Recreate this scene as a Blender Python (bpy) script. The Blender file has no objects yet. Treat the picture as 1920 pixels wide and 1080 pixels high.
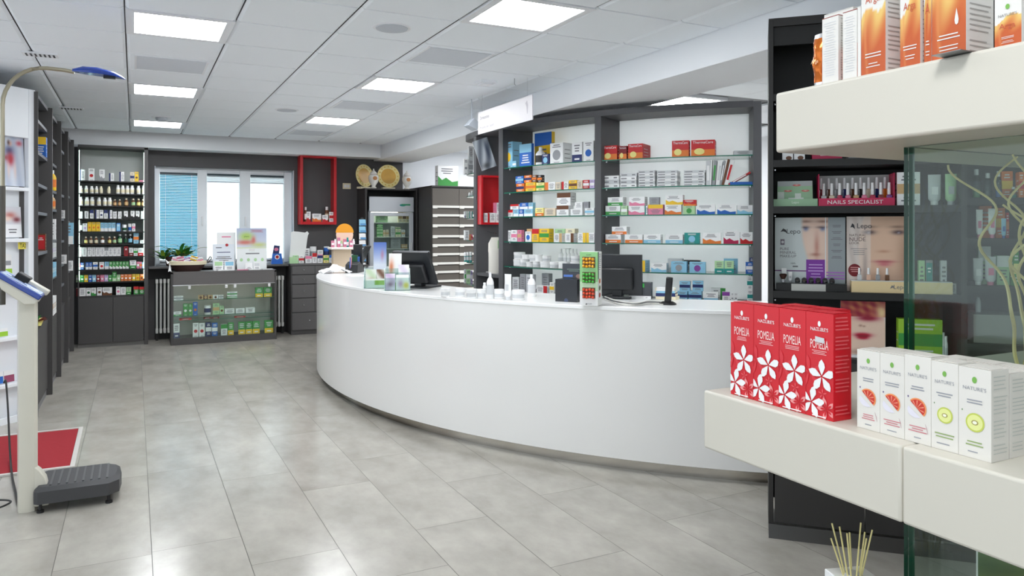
import bpy, math, random
from mathutils import Vector, Matrix
random.seed(7)
SC = bpy.context.scene
COL = SC.collection
PI = math.pi
R_ = math.radians

# ------------------------------------------------------------------ camera model (used to read positions off the room's planes)
F = 1405.0; TH = math.atan(708/1405.0); S_, C_ = math.sin(TH), math.cos(TH); H = 1.5; HV = 430.0
CX, CY = 6.315, 6.868          # centre of the round counter and of the wall unit behind it
def ray(u, v):
    a = (u-960)/F; return (a*C_+S_, -a*S_+C_, (HV-v)/F)
def onY(u, v, Y):
    d = ray(u, v); t = Y/d[1]; return Vector((d[0]*t, Y, H+d[2]*t))
def onX(u, v, X):
    d = ray(u, v); t = X/d[0]; return Vector((X, d[1]*t, H+d[2]*t))
def onZ(u, v, Z):
    d = ray(u, v); t = (Z-H)/d[2]; return Vector((d[0]*t, d[1]*t, Z))
def onC(u, v, R):
    d = ray(u, v); a = d[0]**2+d[1]**2; b = -2*(d[0]*CX+d[1]*CY); c = CX**2+CY**2-R*R
    t = (-b-math.sqrt(max(0, b*b-4*a*c)))/2/a; return Vector((d[0]*t, d[1]*t, H+d[2]*t))
def onL(u, v, c):               # vertical plane x + y = c (45 degree shelving)
    d = ray(u, v); t = c/(d[0]+d[1]); return Vector((d[0]*t, d[1]*t, H+d[2]*t))
def onM(u, v, c):               # vertical plane y - x = c (45 degree leaflet unit)
    d = ray(u, v); t = c/(d[1]-d[0]); return Vector((d[0]*t, d[1]*t, H+d[2]*t))

# ------------------------------------------------------------------ materials
NAMED = dict(white=(240,240,240), cream=(236,226,196), navy=(28,42,98), blue=(32,98,184), red=(196,28,34), dark_red=(128,16,26), yellow=(240,196,40),
    pale_yellow=(240,226,140), orange=(226,120,40), tan=(204,168,120), brown=(104,62,34), green=(58,150,66), dark_green=(24,84,50), pale_green=(176,214,164),
    teal=(20,142,136), light_blue=(140,196,224), pink=(226,128,160), purple=(132,64,152), grey=(150,152,156), dark_grey=(74,74,76), black=(22,22,24),
    pale_grey=(206,208,210), lilac=(196,176,220), silver=(190,192,196), lime=(150,196,50), magenta=(176,16,72), skin=(226,184,160), beige=(222,206,182))
def lin(c): 
    c = c/255.0
    return c/12.92 if c <= .04045 else ((c+.055)/1.055)**2.4
_M = {}
def M(col, rough=.5, metal=0.0, emit=0.0, spec=.5, coat=0, bump=0, key=None, vary=0):
    if isinstance(col, str): col = NAMED[col]
    k = (tuple(col), rough, metal, emit, spec, coat, bump, vary, key)
    if k in _M: return _M[k]
    m = bpy.data.materials.new('surface'); m.use_nodes = True; nt = m.node_tree; b = nt.nodes['Principled BSDF']
    rgb = [lin(x) for x in col]+[1]
    b.inputs['Base Color'].default_value = rgb; b.inputs['Roughness'].default_value = rough; b.inputs['Metallic'].default_value = metal
    b.inputs['Specular IOR Level'].default_value = spec
    if coat: b.inputs['Coat Weight'].default_value = coat; b.inputs['Coat Roughness'].default_value = .08
    if emit: b.inputs['Emission Color'].default_value = rgb; b.inputs['Emission Strength'].default_value = emit
    if vary or bump:
        tc = nt.nodes.new('ShaderNodeTexCoord'); n = nt.nodes.new('ShaderNodeTexNoise'); n.inputs['Scale'].default_value = 6 if vary else 40
        n.inputs['Detail'].default_value = 4
        nt.links.new(tc.outputs['Object'], n.inputs['Vector'])
        if vary:
            mx = nt.nodes.new('ShaderNodeMix'); mx.data_type = 'RGBA'; mx.inputs[6].default_value = [x*(1-vary) for x in rgb[:3]]+[1]; mx.inputs[7].default_value = [min(1, x*(1+vary)) for x in rgb[:3]]+[1]
            nt.links.new(n.outputs['Fac'], mx.inputs[0]); nt.links.new(mx.outputs[2], b.inputs['Base Color'])
        if bump:
            bp = nt.nodes.new('ShaderNodeBump'); bp.inputs['Strength'].default_value = bump; bp.inputs['Distance'].default_value = .002
            nt.links.new(n.outputs['Fac'], bp.inputs['Height']); nt.links.new(bp.outputs['Normal'], b.inputs['Normal'])
    _M[k] = m; return m
def glass_mat(tint, refl=.9, key='g'):
    k = ('glass', tint, key)
    if k in _M: return _M[k]
    m = bpy.data.materials.new('clear_glass'); m.use_nodes = True; nt = m.node_tree; nt.nodes.clear()
    o = nt.nodes.new('ShaderNodeOutputMaterial'); mx = nt.nodes.new('ShaderNodeMixShader'); t = nt.nodes.new('ShaderNodeBsdfTransparent'); g = nt.nodes.new('ShaderNodeBsdfGlossy')
    f = nt.nodes.new('ShaderNodeFresnel'); ge = nt.nodes.new('ShaderNodeNewGeometry'); ma = nt.nodes.new('ShaderNodeMapRange')   # the exit face of a thin pane reflects like its entry face
    ma.inputs['To Min'].default_value = 1.5; ma.inputs['To Max'].default_value = 1/1.5; nt.links.new(ge.outputs['Backfacing'], ma.inputs['Value']); nt.links.new(ma.outputs[0], f.inputs['IOR'])
    t.inputs['Color'].default_value = [lin(x) for x in tint]+[1]; g.inputs['Roughness'].default_value = .02; g.inputs['Color'].default_value = (refl, refl, refl, 1)
    nt.links.new(f.outputs[0], mx.inputs[0]); nt.links.new(t.outputs[0], mx.inputs[1]); nt.links.new(g.outputs[0], mx.inputs[2]); nt.links.new(mx.outputs[0], o.inputs[0])
    _M[k] = m; return m
def frosted_mat():
    m = bpy.data.materials.new('frosted_panel'); m.use_nodes = True; nt = m.node_tree; nt.nodes.clear()
    o = nt.nodes.new('ShaderNodeOutputMaterial'); mx = nt.nodes.new('ShaderNodeMixShader'); t = nt.nodes.new('ShaderNodeBsdfTranslucent'); d = nt.nodes.new('ShaderNodeBsdfDiffuse')
    t.inputs['Color'].default_value = (.93,.95,.95,1); d.inputs['Color'].default_value = (.93,.94,.93,1); mx.inputs[0].default_value = .5
    nt.links.new(t.outputs[0], mx.inputs[1]); nt.links.new(d.outputs[0], mx.inputs[2]); nt.links.new(mx.outputs[0], o.inputs[0]); return m
def painted_mat():
    if 'paint' in _M: return _M['paint']
    m = bpy.data.materials.new('printed_artwork'); m.use_nodes = True; nt = m.node_tree; b = nt.nodes['Principled BSDF']
    a = nt.nodes.new('ShaderNodeAttribute'); a.attribute_name = 'Col'; nt.links.new(a.outputs['Color'], b.inputs['Base Color']); b.inputs['Roughness'].default_value = .4
    _M['paint'] = m; return m

# ------------------------------------------------------------------ mesh builder
_glyph = {}
def glyphs(s):
    if s in _glyph: return _glyph[s]
    c = bpy.data.curves.new('t', 'FONT'); c.body = s; c.size = 1; c.resolution_u = 3
    o = bpy.data.objects.new('t', c); COL.objects.link(o); dg = bpy.context.evaluated_depsgraph_get(); dg.update()
    me = bpy.data.meshes.new_from_object(o.evaluated_get(dg)); v = [tuple(x.co)[:2] for x in me.vertices]; f = [tuple(p.vertices) for p in me.polygons]
    bpy.data.objects.remove(o); bpy.data.curves.remove(c); bpy.data.meshes.remove(me)
    if not v: v = [(0,0)]
    x0 = min(a for a, b in v); x1 = max(a for a, b in v); y0 = min(b for a, b in v); y1 = max(b for a, b in v)
    _glyph[s] = ([(a-x0, b-y0) for a, b in v], f, max(x1-x0, 1e-6), max(y1-y0, 1e-6)); return _glyph[s]
class MB:
    def __init__(s): s.v = []; s.f = []; s.m = []; s.ml = []; s.c = {}; s.T = None
    def mi(s, m):
        if m not in s.ml: s.ml.append(m)
        return s.ml.index(m)
    def add(s, vs, fs, m):
        n = len(s.v)
        if s.T is not None: vs = [tuple(s.T @ Vector(p)) for p in vs]
        s.v += [tuple(p) for p in vs]; k = s.mi(m)
        for f in fs: s.f.append(tuple(n+i for i in f)); s.m.append(k)
        return s
    def box(s, x0, x1, y0, y1, z0, z1, m):
        return s.add([(x0,y0,z0),(x1,y0,z0),(x1,y1,z0),(x0,y1,z0),(x0,y0,z1),(x1,y0,z1),(x1,y1,z1),(x0,y1,z1)],
                     [(3,2,1,0),(4,5,6,7),(0,1,5,4),(1,2,6,5),(2,3,7,6),(3,0,4,7)], m)
    def prism(s, pts, z0, z1, m, mside=None):          # plan polygon (ccw) extruded in z
        n = len(pts); vs = [(x,y,z0) for x, y in pts]+[(x,y,z1) for x, y in pts]
        s.add(vs, [tuple(range(n-1,-1,-1)), tuple(range(n,2*n))], m)
        s.add(vs, [(i,(i+1)%n,(i+1)%n+n,i+n) for i in range(n)], mside or m); return s
    def slab(s, pts, y0, y1, m):                        # outline in x,z (ccw seen from -y) extruded in y
        n = len(pts); vs = [(x,y0,z) for x, z in pts]+[(x,y1,z) for x, z in pts]
        return s.add(vs, [tuple(range(n)), tuple(range(2*n-1,n-1,-1))]+[(i+n,(i+1)%n+n,(i+1)%n,i) for i in range(n)], m)
    def lathe(s, prof, m, c=(0,0,0), n=14):
        vs = []; fs = []
        for r, z in prof:
            for i in range(n):
                a = 2*PI*i/n; vs.append((c[0]+r*math.cos(a), c[1]+r*math.sin(a), c[2]+z))
        for j in range(len(prof)-1):
            for i in range(n): k = (i+1)%n; fs.append((j*n+i, j*n+k, (j+1)*n+k, (j+1)*n+i))
        fs.append(tuple(range(n-1,-1,-1))); fs.append(tuple((len(prof)-1)*n+i for i in range(n)))
        return s.add(vs, fs, m)
    def tube(s, pts, r, m, n=8, cap=True):
        pts = [Vector(p) for p in pts]; vs = []; fs = []; up = None
        for i, p in enumerate(pts):
            d = (pts[min(i+1, len(pts)-1)]-pts[max(i-1, 0)]).normalized()
            if up is None: up = Vector((0,0,1)) if abs(d.z) < .9 else Vector((1,0,0))
            a = d.cross(up).normalized(); b = d.cross(a).normalized(); up = -b if False else up
            if abs(d.dot(up)) > .98: a = d.cross(Vector((0,1,0))).normalized(); b = d.cross(a).normalized()
            rr = r[i] if isinstance(r, (list, tuple)) else r
            for k in range(n): t = 2*PI*k/n; vs.append(p+a*rr*math.cos(t)+b*rr*math.sin(t))
        for j in range(len(pts)-1):
            for i in range(n): k = (i+1)%n; fs.append((j*n+i, (j+1)*n+i, (j+1)*n+k, j*n+k))
        if cap: fs.append(tuple(range(n))); fs.append(tuple((len(pts)-1)*n+n-1-i for i in range(n)))
        return s.add(vs, fs, m)
    def arc(s, R0, R1, p0, p1, z0, z1, m, mside=None, step=1.2):    # sector of a ring about the counter's centre
        n = max(2, int(abs(p1-p0)/step)); a = [p0+(p1-p0)*i/n for i in range(n+1)]
        P = lambda R, p: (CX+R*math.cos(R_(p)), CY+R*math.sin(R_(p)))
        vs = []
        for p in a:
            for R, z in ((R0,z0),(R1,z0),(R1,z1),(R0,z1)): x, y = P(R, p); vs.append((x,y,z))
        ms = mside or m
        for i in range(n):
            j = 4*i; k = j+4
            s_top = [(j+3,j+2,k+2,k+3)]; s_bot = [(j,k,k+1,j+1)]; sides = [(j+1,k+1,k+2,j+2),(j,j+3,k+3,k)]
            if i == 0: base = len(s.v); s.v += vs
            for fl, mm in ((s_top, m), (s_bot, m), (sides, ms)):
                for f in fl: s.f.append(tuple(base+q for q in f)); s.m.append(s.mi(mm))
        e = 4*n
        for f in ((0,1,2,3),(e+3,e+2,e+1,e)): s.f.append(tuple(base+q for q in f)); s.m.append(s.mi(ms))
        return s
    # flat printing on a front face lying at y (facing -y)
    def rect(s, x0, x1, z0, z1, y, m): return s.add([(x0,y,z0),(x1,y,z0),(x1,y,z1),(x0,y,z1)], [(0,1,2,3)], m)
    def poly(s, pts, y, m): return s.add([(x,y,z) for x, z in pts], [tuple(range(len(pts)))], m)
    def disc(s, cx, cz, rx, rz, y, m, n=16, a0=0, a1=360):
        full = abs(a1-a0) >= 360; k = n if full else n+1
        return s.poly([(cx+rx*math.cos(R_(a0+(a1-a0)*i/n)), cz+rz*math.sin(R_(a0+(a1-a0)*i/n))) for i in range(k)], y, m)
    def text(s, t, cx, cz, h, y, m, w=None, align='c'):
        v, f, W, Hh = glyphs(t); sx = (w/W) if w else h/Hh; sz = h/Hh; ox = cx-W*sx/2 if align == 'c' else cx
        return s.add([(ox+a*sx, y, cz-h/2+b*sz) for a, b in v], f, m)
    def lines(s, x0, x1, z0, z1, n, y, m, t=.45):
        dz = (z1-z0)/n
        for i in range(n):
            L = (x1-x0)*random.uniform(.55, 1); c = (x0+x1)/2; z = z0+dz*(i+.5)
            s.rect(c-L/2, c+L/2, z-dz*t/2, z+dz*t/2, y, m)
        return s
    def paint(s, x0, x1, z0, z1, y, nx, nz, fn):
        m = painted_mat(); n = len(s.v); vs = []
        for j in range(nz+1):
            for i in range(nx+1):
                vs.append((x0+(x1-x0)*i/nx, y, z0+(z1-z0)*j/nz)); c = fn(i/nx, j/nz)
                s.c[n+len(vs)-1] = tuple(lin(max(0, min(255, q))) for q in c)+(1,)
        w = nx+1
        s.add(vs, [(j*w+i, j*w+i+1, (j+1)*w+i+1, (j+1)*w+i) for j in range(nz) for i in range(nx)], m); return s
    def build(s, name, parent=None, loc=None, rz=0, bev=0, smooth=True, seg=2, ang=35):
        me = bpy.data.meshes.new(name); me.from_pydata(s.v, [], s.f)
        for m in s.ml: me.materials.append(m)
        me.polygons.foreach_set('material_index', s.m)
        if s.c:
            ca = me.color_attributes.new('Col', 'FLOAT_COLOR', 'POINT'); buf = [1.0]*(4*len(s.v))
            for i, c in s.c.items(): buf[4*i:4*i+4] = c
            ca.data.foreach_set('color', buf)
        me.update()
        if smooth: me.shade_smooth(); me.set_sharp_from_angle(angle=R_(ang))
        o = bpy.data.objects.new(name, me); COL.objects.link(o)
        if parent is not None: o.parent = parent
        if loc is not None: o.location = loc
        o.rotation_euler = (0, 0, rz)
        if bev:
            b = o.modifiers.new('b', 'BEVEL'); b.width = bev; b.segments = seg; b.limit_method = 'ANGLE'; b.angle_limit = R_(50); b.harden_normals = False
        return o
LABELS = {}
def tag(o, label, cat, group=None, kind=None):
    n = len(label.split()); assert 4 <= n <= 16, (n, label)
    if label in LABELS: raise ValueError('double label '+label)
    LABELS[label] = 1
    o['label'] = label; o['category'] = cat
    if group: o['group'] = group
    if kind: o['kind'] = kind
    return o
def thing(name, label, cat, loc=(0,0,0), rz=0, group=None):
    o = bpy.data.objects.new(name, None); COL.objects.link(o); o.location = loc; o.rotation_euler = (0,0,rz); o.empty_display_size = .05
    return tag(o, label, cat, group)
def struct(o, label=None):
    o['kind'] = 'structure'
    if label: o['label'] = label
    return o

# common materials
DK = M((72,70,70), .55, bump=.05, vary=.06); DK2 = M((56,54,54), .6); BK = M((40,38,37), .5); BK2 = M((26,25,25), .55)
WH = M((243,243,242), .35); WALLW = M((240,242,245), .8); PAN = M((232,231,229), .22, coat=.3); STEEL = M((186,182,174), .28, metal=1.0); CHROME = M((220,220,222), .12, metal=1)
GLS = glass_mat((249,254,252)); GEDGE = M((22,104,84), .2); GLS2 = glass_mat((244,250,247), .62, key='b'); GREENEDGE = M((10,74,52), .15, coat=.5)
TXT = M((120,120,124), .6); TXTD = M((60,60,64), .6); RED = M((178,16,26), .35)

# ================================================================== SETTING
# floor planks .394 x 1.25
mb = MB(); PLA = bpy.data.materials.new('stone_look_floor_plank'); PLA.use_nodes = True; nt = PLA.node_tree; b = nt.nodes['Principled BSDF']
tc = nt.nodes.new('ShaderNodeTexCoord'); mp = nt.nodes.new('ShaderNodeMapping'); mp.inputs['Scale'].default_value = (1, 2.2, 1); n1 = nt.nodes.new('ShaderNodeTexNoise'); n1.inputs['Scale'].default_value = 2.6; n1.inputs['Detail'].default_value = 7; n1.inputs['Roughness'].default_value = .62
mp.inputs['Scale'].default_value = (1.6, 1, 1)
nt.links.new(tc.outputs['Object'], mp.inputs[0]); ge = nt.nodes.new('ShaderNodeNewGeometry')
ad = nt.nodes.new('ShaderNodeVectorMath'); ad.operation = 'ADD'; sc = nt.nodes.new('ShaderNodeMath'); sc.operation = 'MULTIPLY'; sc.inputs[1].default_value = 13
nt.links.new(ge.outputs['Random Per Island'], sc.inputs[0]); nt.links.new(mp.outputs[0], ad.inputs[0]); nt.links.new(sc.outputs[0], ad.inputs[1]); nt.links.new(ad.outputs[0], n1.inputs['Vector'])
cr = nt.nodes.new('ShaderNodeValToRGB'); cr.color_ramp.elements[0].position = .3; cr.color_ramp.elements[1].position = .72
cr.color_ramp.elements[0].color = [lin(x) for x in (156,151,143)]+[1]; cr.color_ramp.elements[1].color = [lin(x) for x in (184,179,170)]+[1]
nt.links.new(n1.outputs['Fac'], cr.inputs[0]); nt.links.new(cr.outputs[0], b.inputs['Base Color']); b.inputs['Roughness'].default_value = .2; b.inputs['Specular IOR Level'].default_value = .55
offs = {0:.62, 1:1.055, 2:.39, 3:1.2, 4:.59, -1:1.01}
for k in range(-13, 18):
    x0 = .86+.394*k; o0 = offs.get(k, random.uniform(0, 1.25))
    for j in range(-4, 10):
        y0 = o0+1.25*j; y1 = y0+1.25; y0c = max(y0, -3.4); y1c = min(y1, 12)
        if y1c-y0c > .02: mb.add([(x0+.0012,y0c+.0012,0),(x0+.394-.0012,y0c+.0012,0),(x0+.394-.0012,y1c-.0012,0),(x0+.0012,y1c-.0012,0)], [(0,1,2,3)], PLA)
mb.box(-4.5, 8, -3.5, 12.1, -.1, -.003, M((84,80,76), .7))
struct(mb.build('floor', smooth=False))

# ceiling tiles on a 600 grid, open where lamps and other inserts sit
CZ = 2.755; GX, GY = -.05, 4.79; LIGHTS = []
for c in (4.79, 7.19, 9.59, 2.39, -.01): LIGHTS.append((-.05, c))
for c in (3.59, 5.99, 8.39): LIGHTS.append((1.75, c))
LIGHTS += [(4.55, 5.55), (4.55, 8.0), (4.55, 3.2), (5.9, 6.6), (4.5, .79), (5.9, 9.2), (5.3, 7.4), (5.3, 4.2), (4.5, 9.9)]  # only the first is seen; the rest are unseen, put in for light
TILE = M((244,249,254), .9, bump=.12); TILEG = M((132,134,138), .8)
mb = MB()
def skip(x, y): return any(abs(x-a) < .01 and abs(y-b) < .01 for a, b in LIGHTS)
for i in range(-7, 14):
    for j in range(-14, 12):
        x = GX+.6*i; y = GY+.6*j
        if x > 3.0 and x < 3.9: pass
        if x < 3.2 and not skip(x, y) and y+.6 < 11.3:
            x1 = min(x+.6, 3.3)-.004; g = .004; q = .018
            a = [(x+g,y+g),(x1,y+g),(x1,y+.6-g),(x+g,y+.6-g)]; c = [(x+g+q,y+g+.004),(x1-q,y+g+.004),(x1-q,y+.6-g-.004),(x+g+q,y+.6-g-.004)]
            mb.add([(p,r,CZ+.012) for p, r in a]+[(p,r,CZ) for p, r in c], [(7,6,5,4),(0,4,5,1),(1,5,6,2),(2,6,7,3),(3,7,4,0)], TILE)
mb.box(-4.5, 3.9, -3.5, 12.1, CZ+.03, CZ+.12, TILEG)
back_hole = [(a, b) for a, b in LIGHTS if a > 3.2]
for i in range(0, 8):
    for j in range(-12, 14):
        x = 3.9+.6*i; y = 4.79+.6*j
        if all(abs(x+.3-a-.3) > .58 or abs(y+.3-b-.3) > .58 for a, b in back_hole): mb.box(x+.003, x+.597, y+.003, y+.597, CZ, CZ+.02, TILE)
mb.box(3.9, 8, -3.5, 12.1, CZ+.03, CZ+.12, TILEG)
struct(mb.build('ceiling', smooth=False))
# walls
def wallbox(name, *a, m=WALLW, bev=0): mb = MB(); mb.box(*a, m); return struct(mb.build(name, smooth=False, bev=bev))
WY = 11.3; WX0, WX1, WZ0, WZ1 = .245, 2.10, 1.0, 2.365
mb = MB(); DW = M((78,76,77), .6, bump=.05, vary=.05)
mb.box(-.8, WX0, WY, WY+.12, 0, 2.75, DW).box(WX1, 3.77, WY, WY+.12, 0, 2.75, DW).box(WX0, WX1, WY, WY+.12, WZ1, 2.75, DW).box(WX0, WX1, WY, WY+.12, 0, WZ0-.02, BK2)
struct(mb.build('wall_back', smooth=False))
wallbox('wall_back_right', 3.77, 8, WY, WY+.15, 0, CZ+.1)
wallbox('trim_1', -4.5, 3.3, 10.94, WY, 2.575, CZ+.02)
wallbox('trim_2', 3.3, 3.9, -3.4, WY, 2.55, CZ+.02, bev=.004)
wallbox('wall_left', -1.2, -1.1, 7.0, WY, 0, 2.75, m=WALLW)
mb = MB(); mb.box(-2.6, -2.5, -3.4, 7.1, 2.6, 2.8, WALLW).box(-2.6, -2.5, -3.4, 7.1, 0, .1, WALLW)
for y in (-3.4, -1.0, 1.5, 4.0, 6.6): mb.box(-2.6, -2.5, y, y+.12 if y < 6 else 7.1, .1, 2.6, WALLW)  # unseen gaps between piers, left open so daylight lifts the ceiling
struct(mb.build('wall_left_entrance', smooth=False))
wallbox('wall_left_return', -2.5, -1.45, 7.0, 7.1, 0, 2.8)
wallbox('wall_right', 7.6, 7.7, -3.4, WY, 0, 2.8)
mb = MB(); mb.box(-2.6, 7.7, -3.45, -3.35, 2.6, 2.8, WALLW).box(-2.6, 7.7, -3.45, -3.35, 0, .1, WALLW)
for x in (-2.6, -.2, 2.2): mb.box(x, x+.12 if x < 2 else 7.7, -3.45, -3.35, .1, 2.6, WALLW)  # unseen openings added to let daylight in; right part closed to dim the slabs
struct(mb.build('wall_front', smooth=False))
# window with three sashes
FR = M((232,236,240), .35); 
mb = MB(); mb.box(WX0, WX1, WY+.12, WY+.24, WZ1-.05, WZ1, FR).box(WX0, WX1, WY+.12, WY+.24, WZ0, WZ0+.05, FR)
gl = [(.31, .795), (.915, 1.355), (1.50, 1.975)]
edges = [WX0, gl[0][0], gl[0][1], gl[1][0], gl[1][1], gl[2][0], gl[2][1], WX1-.015]
for i in range(0, 8, 2): mb.box(edges[i], edges[i+1], WY+.10, WY+.19, WZ0+.02, WZ1-.02, FR)
mb.box(WX1-.012, WX1, WY, WY+.24, WZ0, WZ1, M((220,228,236), .5)).box(WX0, WX0+.012, WY, WY+.24, WZ0, WZ1, M((220,228,236), .5))
mb.box(WX0, WX1, WY-.02, WY+.24, WZ0-.02, WZ0, M((96,94,94), .4))
for a, b2 in gl: mb.box(a, b2, WY+.12, WY+.16, WZ0+.03, WZ0+.075, FR).box(a, b2, WY+.12, WY+.16, WZ1-.085, WZ1-.05, FR)
for x in (.855, 1.43): mb.box(x-.008, x+.008, WY+.07, WY+.10, 1.55, 1.68, M((235,235,235), .3))
wf = mb.build('window_1', bev=.003); struct(wf)
struct(MB().box(.17, 1.975, 11.04, WY-.001, .975, 1.0, M((96,94,94), .4)).box(.17, 1.975, 11.26, WY-.001, .83, .975, BK2).build('trim_3'))
mb = MB()
for a, b2 in gl: mb.box(a, b2, WY+.14, WY+.146, WZ0+.07, WZ1-.08, GLS)
o = mb.build('glass', wf); 
BL = M((40,172,206), .6); 
def blind(x0, x1, zb, label, m, name='venetian_blind'):
    t = thing(name, label, 'blind', ((x0+x1)/2, WY+.115, zb)); hw = (x1-x0)/2-.004; mb = MB(); z = .02; hh = WZ1-.075-zb
    while z < hh-.03:
        mb.add([(-hw,-.010,z-.0085),(hw,-.010,z-.0085),(hw,.010,z+.0085),(-hw,.010,z+.0085)], [(0,1,2,3)], m); z += .0215
    mb.build('slats', t, smooth=False); MB().box(-hw, hw, -.014, .014, hh-.03, hh, M((40,58,66), .5)).build('headrail', t)
    mb = MB(); 
    for x in (-hw*.7, hw*.7): mb.tube([(x,-.012,0),(x,-.012,hh-.03)], .0012, M((230,235,235)), 4)
    mb.build('cord', t); MB().box(-hw, hw, -.01, .01, 0, .012, m).build('bottom_rail', t)
blind(gl[0][0], gl[0][1], WZ0+.09, 'cyan venetian blind lowered over the left window sash', BL)
blind(gl[1][0], gl[1][1], WZ1-.20, 'raised blind at the top of the middle window sash', M((225,232,238), .5))
blind(gl[2][0], gl[2][1], WZ1-.20, 'raised blind at the top of the right window sash', M((226,233,238), .5))

# ------------------------------------------------------------------ ceiling lamps and inserts
EM = M((249,252,255), .5, emit=13.5); LF = M((236,238,242), .5)
where = {(-.05,4.79):'nearest lit panel in the left column of ceiling lights', (-.05,7.19):'middle lit panel in the left column of ceiling lights', (-.05,9.59):'farthest lit panel in left column, next to the back wall',
 (1.75,3.59):'large nearest lit panel in the right column of ceiling lights', (1.75,5.99):'middle lit panel in the right column of ceiling lights', (1.75,8.39):'farthest lit panel in the right column of ceiling lights', (4.55,5.55):'lit ceiling panel seen over the round wall unit',
 (-.05,2.39):'lit panel of the left column just above the picture', (-.05,-.01):'lit panel of the left column right over the viewpoint', (4.5,.79):'unseen lit panel above the far end of the black cosmetics shelving', (4.55,3.2):'added unseen lit panel behind the black cosmetics shelving',
 (4.55,8.0):'added unseen lit panel behind the rounded end of the curved wall unit', (5.9,6.6):'added unseen lit panel in the middle of the room behind the wall unit', (5.9,9.2):'added unseen lit panel in the far corner of the room behind the wall unit', (5.3,7.4):'added unseen lit panel between the two deepest ones behind the wall unit', (5.3,4.2):'added unseen lit panel behind the right bay of the curved wall unit', (4.5,9.9):'added unseen lit panel in front of the white wall above the drawer cabinet'}
off = 0
for a, b2 in LIGHTS:
    off += 1
    lb = where[(a, b2)]
    t = thing('ceiling_light', lb, 'ceiling light', (a+.3, b2+.3, CZ-.004), 0, 'square recessed ceiling lights')
    mb = MB()
    for x0, x1, y0, y1 in ((-.297,-.25,-.297,.297),(.25,.297,-.297,.297),(-.25,.25,-.297,-.25),(-.25,.25,.25,.297)): mb.box(x0, x1, y0, y1, 0, .03, LF)
    mb.build('frame', t); MB().box(-.25, .25, -.25, .25, .004, .02, EM).build('diffuser', t, smooth=False)
def insert(name, label, cat, x, y, fn, group=None):
    mb = MB(); fn(mb); return tag(mb.build(name, None, (x, y, CZ)), label, cat, group)
GR = M((196,202,210), .6)
insert('ceiling_speaker', 'large round grey speaker in the ceiling between the lights', 'speaker', 1.43, 4.5, lambda m: m.lathe([(.098,-.009),(.10,-.005)], GR, n=32).lathe([(.116,-.005),(.122,0)], LF, n=32), 'round ceiling speakers')
insert('ceiling_speaker', 'small round speaker farther back in the ceiling', 'speaker', 1.43, 8.1, lambda m: m.lathe([(.098,-.009),(.10,-.005)], GR, n=32).lathe([(.116,-.005),(.122,0)], LF, n=32), 'round ceiling speakers')
insert('ceiling_vent', 'white square vent plate near the ceiling beam', 'vent', 2.66, 5.78, lambda m: m.box(-.07,.07,-.07,.07,-.02,0,LF).box(-.05,.05,-.05,.05,-.03,-.02,LF))
def grille(m):
    m.box(-.11,.11,-.06,.06,-.012,0,LF)
    for i in range(7): m.box(-.09+.028*i, -.078+.028*i, -.045, .045, -.014, -.012, TXTD)
insert('ceiling_vent', 'slotted white vent above the tall scale arm', 'vent', -.60, 6.3, grille, 'slotted ceiling vents')
insert('ceiling_vent', 'slotted white vent above the far left shelving', 'vent', -.58, 8.95, grille, 'slotted ceiling vents')
insert('smoke_detector', 'small grey smoke detector before the farthest left light', 'smoke detector', .27, 9.25, lambda m: m.box(-.1,.1,-.08,.08,-.008,0,LF).lathe([(.05,-.04),(.06,-.02),(.06,-.008)], GR, n=20))
for (x, y, lb) in ((.25, 6.29, 'inset ceiling panel between the two nearer left lights'), (2.05, 7.49, 'inset ceiling panel between the middle and farthest right lights'), (2.05, 5.09, 'inset ceiling panel in front of the middle right light'), (2.05, 9.89, 'inset ceiling panel behind the farthest right light')):
    insert('ceiling_panel', lb, 'ceiling panel', x, y, lambda m: m.box(-.235,.235,-.235,.235,-.004,.0,M((214,219,226), .8)).box(-.25,-.235,-.25,.25,-.007,0,LF).box(.235,.25,-.25,.25,-.007,0,LF), 'inset ceiling panels')

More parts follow.
